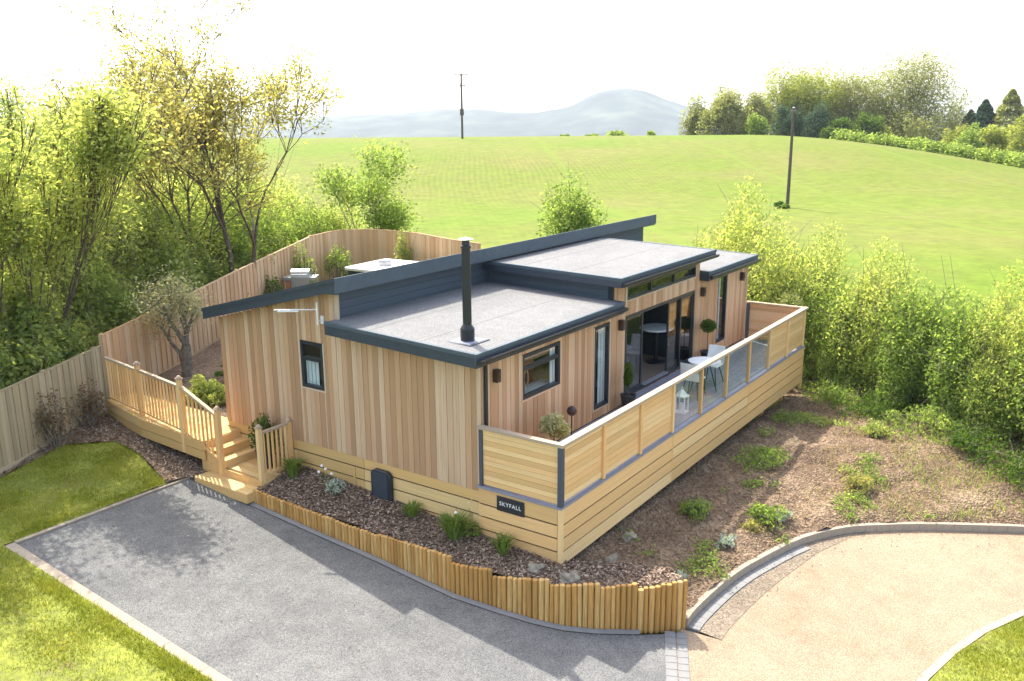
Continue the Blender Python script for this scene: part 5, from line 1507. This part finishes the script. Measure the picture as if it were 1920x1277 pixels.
stone(-.35, -.38, -1.0, .15, 'pale boulder left of the deck corner post', 2)
stone(.85, -.45, Hs(.85, -.45) + .06, .20, 'largest mossy boulder right of the deck corner post', 3)
stone(1.95, -.25, Hs(1.95, -.25) + .05, .13, 'flat boulder under the deck skirting', 4)
stone(9.1, -.35, Hs(9.1, -.35) + .03, .08, 'small white stone below the far half of the deck', 5)
def weed(label, x, y, r, h, n, leaf, seed, ls=.10):
    z = Hs(x, y) + .03
    bush('weed_clump', label, (x, y, z), (r * 1.35, r * 1.1, h), 20, int(n * 1.1), ls * .8, leaf, seed, cat='weeds', spiky=.15)
weed('green weed clump below the middle of the deck skirting', 3.75, -.75, .38, .32, 650, 'green', 401)
weed('tall green weed clump close to the kerb', 4.6, -2.0, .42, .40, 800, 'green', 403)
weed('yellowish weed clump left of the tall green one', 4.05, -1.85, .25, .22, 260, 'yellow', 404)
weed('long green weed patch across the upper bank', 7.0, -.95, .62, .34, 900, 'green', 405)
weed('sunlit yellow weed by the house shadow edge', 7.35, -3.0, .34, .3, 500, 'yellow', 408)
weed('bright weed clump at the foot of the hedge', 10.6, -2.6, .45, .35, 700, 'hedge', 409)
weed('weed clump under the far end of the deck', 10.4, -.5, .45, .26, 500, 'green', 412)
for i, (x, y, lab) in enumerate([(1.35, -1.45, 'silvery thistle rosette near the log end'), (3.25, -1.62, 'silvery thistle rosette near the kerb'), (5.0, -2.15, 'silvery leaves beside the tall green weed')]):
    weed(lab, x, y, .2, .14, 130, 'silver', 420 + i, .16)
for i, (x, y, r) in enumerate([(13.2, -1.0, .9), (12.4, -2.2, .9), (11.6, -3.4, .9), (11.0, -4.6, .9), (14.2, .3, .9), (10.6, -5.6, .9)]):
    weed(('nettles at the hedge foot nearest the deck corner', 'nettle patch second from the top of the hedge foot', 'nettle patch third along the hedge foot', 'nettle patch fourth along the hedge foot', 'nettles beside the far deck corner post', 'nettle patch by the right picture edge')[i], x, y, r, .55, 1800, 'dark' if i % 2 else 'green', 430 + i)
# dark weeds clumps on the bare bank, loose bark chips, grass
def chips(name, poly, zf, n, smin, smax, mat, seed):
    rs_ = np.random.RandomState(seed); P_ = np.array(poly); lo, hi = P_.min(0), P_.max(0)
    xy = rs_.uniform(lo, hi, size=(n * 3, 2)); xy = xy[inside(xy[:, 0], xy[:, 1], poly)][:n]; n = len(xy)
    z = zf(xy[:, 0], xy[:, 1]) + .02 + rs_.uniform(0, .03, n)
    s_ = rs_.uniform(smin, smax, n)[:, None]; a = rs_.normal(size=(n, 3)); a[:, 2] *= .4; a /= np.linalg.norm(a, axis=1)[:, None]
    b = np.cross(a, rs_.normal(size=(n, 3)) * .35 + np.array([0, 0, 1])); b /= np.linalg.norm(b, axis=1)[:, None]
    nn = np.cross(a, b); C_ = np.stack([xy[:, 0], xy[:, 1], z], 1)
    V = np.stack([C_ - a * s_ - b * s_ * .4, C_ + a * s_ - b * s_ * .4, C_ + a * s_ * .8 + b * s_ * .4, C_ - a * s_ * .7 + b * s_ * .4, C_ + nn * s_ * .35], 1).reshape(-1, 3)
    base = np.arange(n)[:, None] * 5
    F = np.concatenate([base + np.array([[0, 1, 4]]), base + np.array([[1, 2, 4]]), base + np.array([[2, 3, 4]]), base + np.array([[3, 0, 4]])])
    o = np_mesh(name, V, F, mat, None, (0, 0, 0), per=3)
    return tag(o, kind='stuff')
def chipmat(name, a, b, c):
    mt, n, p = newmat(name)
    geo = n.nodes.new('ShaderNodeNewGeometry')
    n.links.new(ramp(n, geo.outputs['Random Per Island'], [(0.1, a), (0.6, b), (0.95, c)]), p.inputs['Base Color'])
    p.inputs['Roughness'].default_value = .9
    return mt
M['chips'] = chipmat('bark chips', (0.12, 0.075, 0.048), (0.27, 0.185, 0.125), (0.47, 0.365, 0.265))
M['clods'] = chipmat('soil clods', (0.12, 0.078, 0.046), (0.22, 0.15, 0.093), (0.38, 0.29, 0.185))
chips('bark_chips', BED, bed_z, 15000, .012, .034, M['chips'], 501)
chips('bark_chips', LBED, lambda x, y: H(x, y) + .05, 7000, .012, .034, M['chips'], 502)
chips('soil_clods', BANK, lambda x, y: H(x, y) + .03, 16000, .006, .024, M['clods'], 503)
def blades(name, poly, zf, dens, h, w, leaf, seed):
    rs_ = np.random.RandomState(seed); P_ = np.array(poly); lo, hi = P_.min(0), P_.max(0)
    n = int(dens * (hi[0] - lo[0]) * (hi[1] - lo[1]))
    xy = rs_.uniform(lo, hi, size=(n, 2)); xy = xy[inside(xy[:, 0], xy[:, 1], poly)]
    cl = np.array([mnoise.noise(Vector((a * 1.3, b * 1.3, seed))) for a, b in xy])
    keep = rs_.uniform(-.6, .9, len(xy)) < cl + .35
    xy = xy[keep]; cl = cl[keep]; n = len(xy)
    z = zf(xy[:, 0], xy[:, 1]); a = rs_.uniform(0, 6.283, n); hh = h * rs_.uniform(.5, 1.2, n) * (1 + .5 * cl); ln_ = rs_.normal(size=(n, 2)) * .5
    b0 = np.stack([xy[:, 0], xy[:, 1], z], 1); wv = np.stack([np.cos(a), np.sin(a), 0 * a], 1) * w
    t_ = b0 + np.stack([ln_[:, 0] * hh, ln_[:, 1] * hh, hh], 1)
    V = np.stack([b0 - wv, b0 + wv, t_], 1).reshape(-1, 3)
    o = np_mesh(name, V, np.arange(3 * n).reshape(n, 3), LEAF[leaf], None, (0, 0, 0), per=3)
    return tag(o, kind='stuff')
LEAF['lawn'] = leafmat('lawn grass', [(0.16, 0.21, 0.025), (0.29, 0.32, 0.04), (0.44, 0.40, 0.09)], 0.35, 0.9)
blades('lawn_grass', [(-7.4, 0), (-4.98, 0), (-4.98, 8.32), (-1.75, 8.32), (-1.55, 9.0), (-1.3, 9.9), (-1.25, 10.9), (-2.1, 11.55), (-6.5, 9.8)], lambda x, y: H(x, y) + .03, 2600, .055, .007, 'lawn', 511)
blades('lawn_grass', [(1.05, -5.45), (1.7, -5.50), (2.66, -5.72), (3.66, -6.04), (4.63, -6.49), (6.4, -7.6), (4, -8.5), (1, -7.5)], lambda x, y: drive_z(y) + .05, 3000, .055, .007, 'lawn', 512)
blades('bank_grass', [(6, -3.2), (8.4, -6.0), (9.5, -7.5), (12.0, -6.0), (12.6, -3.4), (14.3, -.8), (16, 1.2), (14, .6), (11.2, -2.6), (8.8, -3.4)], lambda x, y: H(x, y) + .03, 170, .15, .010, 'green', 513)

LEAF['straw'] = leafmat('dry straw grass', [(0.30, 0.22, 0.11), (0.42, 0.33, 0.17), (0.46, 0.42, 0.18)], 0.35, 0.8)
blades('dry_grass', [(4.9, -2.2), (6.2, -3.2), (8.4, -6.0), (9.5, -7.5), (12.0, -6.0), (12.6, -3.4), (14.3, -.8), (13.4, .2), (10.5, -1.6), (8.0, -2.0)], lambda x, y: H(x, y) + .03, 130, .13, .009, 'straw', 521)
blades('dry_grass', [(.8, -1.7), (3, -2), (6.0, -3.2), (8.4, -2.2), (11, -1.0), (12.5, -.1), (9, -.3), (3.5, -.3), (1.2, -.4)], lambda x, y: H(x, y) + .03, 14, .13, .008, 'straw', 522)
rs = np.random.RandomState(77)
P_ = rs.uniform((.9, -4.5), (13.2, -.15), size=(5200, 2)); P_ = P_[inside(P_[:, 0], P_[:, 1], BANK)]
nv = np.array([mnoise.fractal(Vector((a * .8, b * .8, 9)), 1.0, 2.0, 3) for a, b in P_]); P_ = P_[nv > .38]
pts = np.concatenate([np.stack([rs.normal(a, .07, 9), rs.normal(b, .07, 9), Hs(a, b) + .05 + rs.uniform(0, .12, 9)], 1) for a, b in P_])
tag(leaf_mesh('low_weeds', pts, .065, LEAF['green'], None, (0, 0, 0), rs), kind='stuff')

chips('loose_stones', off(KERB, 0, .10)[2:11] + off(KERB, 0, .75)[2:11][::-1], lambda x, y: drive_z(y) - .01, 260, .008, .026, M['clods'], 541)
chips('loose_stones', [(-1.25, 6.3), (-1.2, 3), (-1.2, 1.2), (-.7, -.4), (.0, -1.6), (-.15, -1.75), (-.95, -.5), (-1.45, 1.2), (-1.45, 6.3)], lambda x, y: drive_z(y) - .01, 240, .006, .018, M['clods'], 542)
far_bush(1776, 236, 34, 138, 'softgreen', 'soft green bush where the field hedge meets the crest trees', 150, 1800, 'shrub')
far_bush(1640, 236, 30, 146, 'softgreen', 'soft green bush at the foot of the dark green crest tree', 151, 1500, 'shrub')

blades('lawn_grass', [(-5.02, 8.34), (-1.7, 8.34), (-1.8, 8.55), (-5.3, 8.55), (-5.3, -3), (-4.96, -3)], lambda x, y: H(x, y) + .02, 2600, .10, .007, 'lawn', 514)
chips('fallen_leaves', [(-4.7, 8.1), (-1.5, 8.1), (-1.4, 3), (-4.7, 0)], lambda x, y: drive_z(y) - .012, 150, .010, .022, M['chips'], 543)
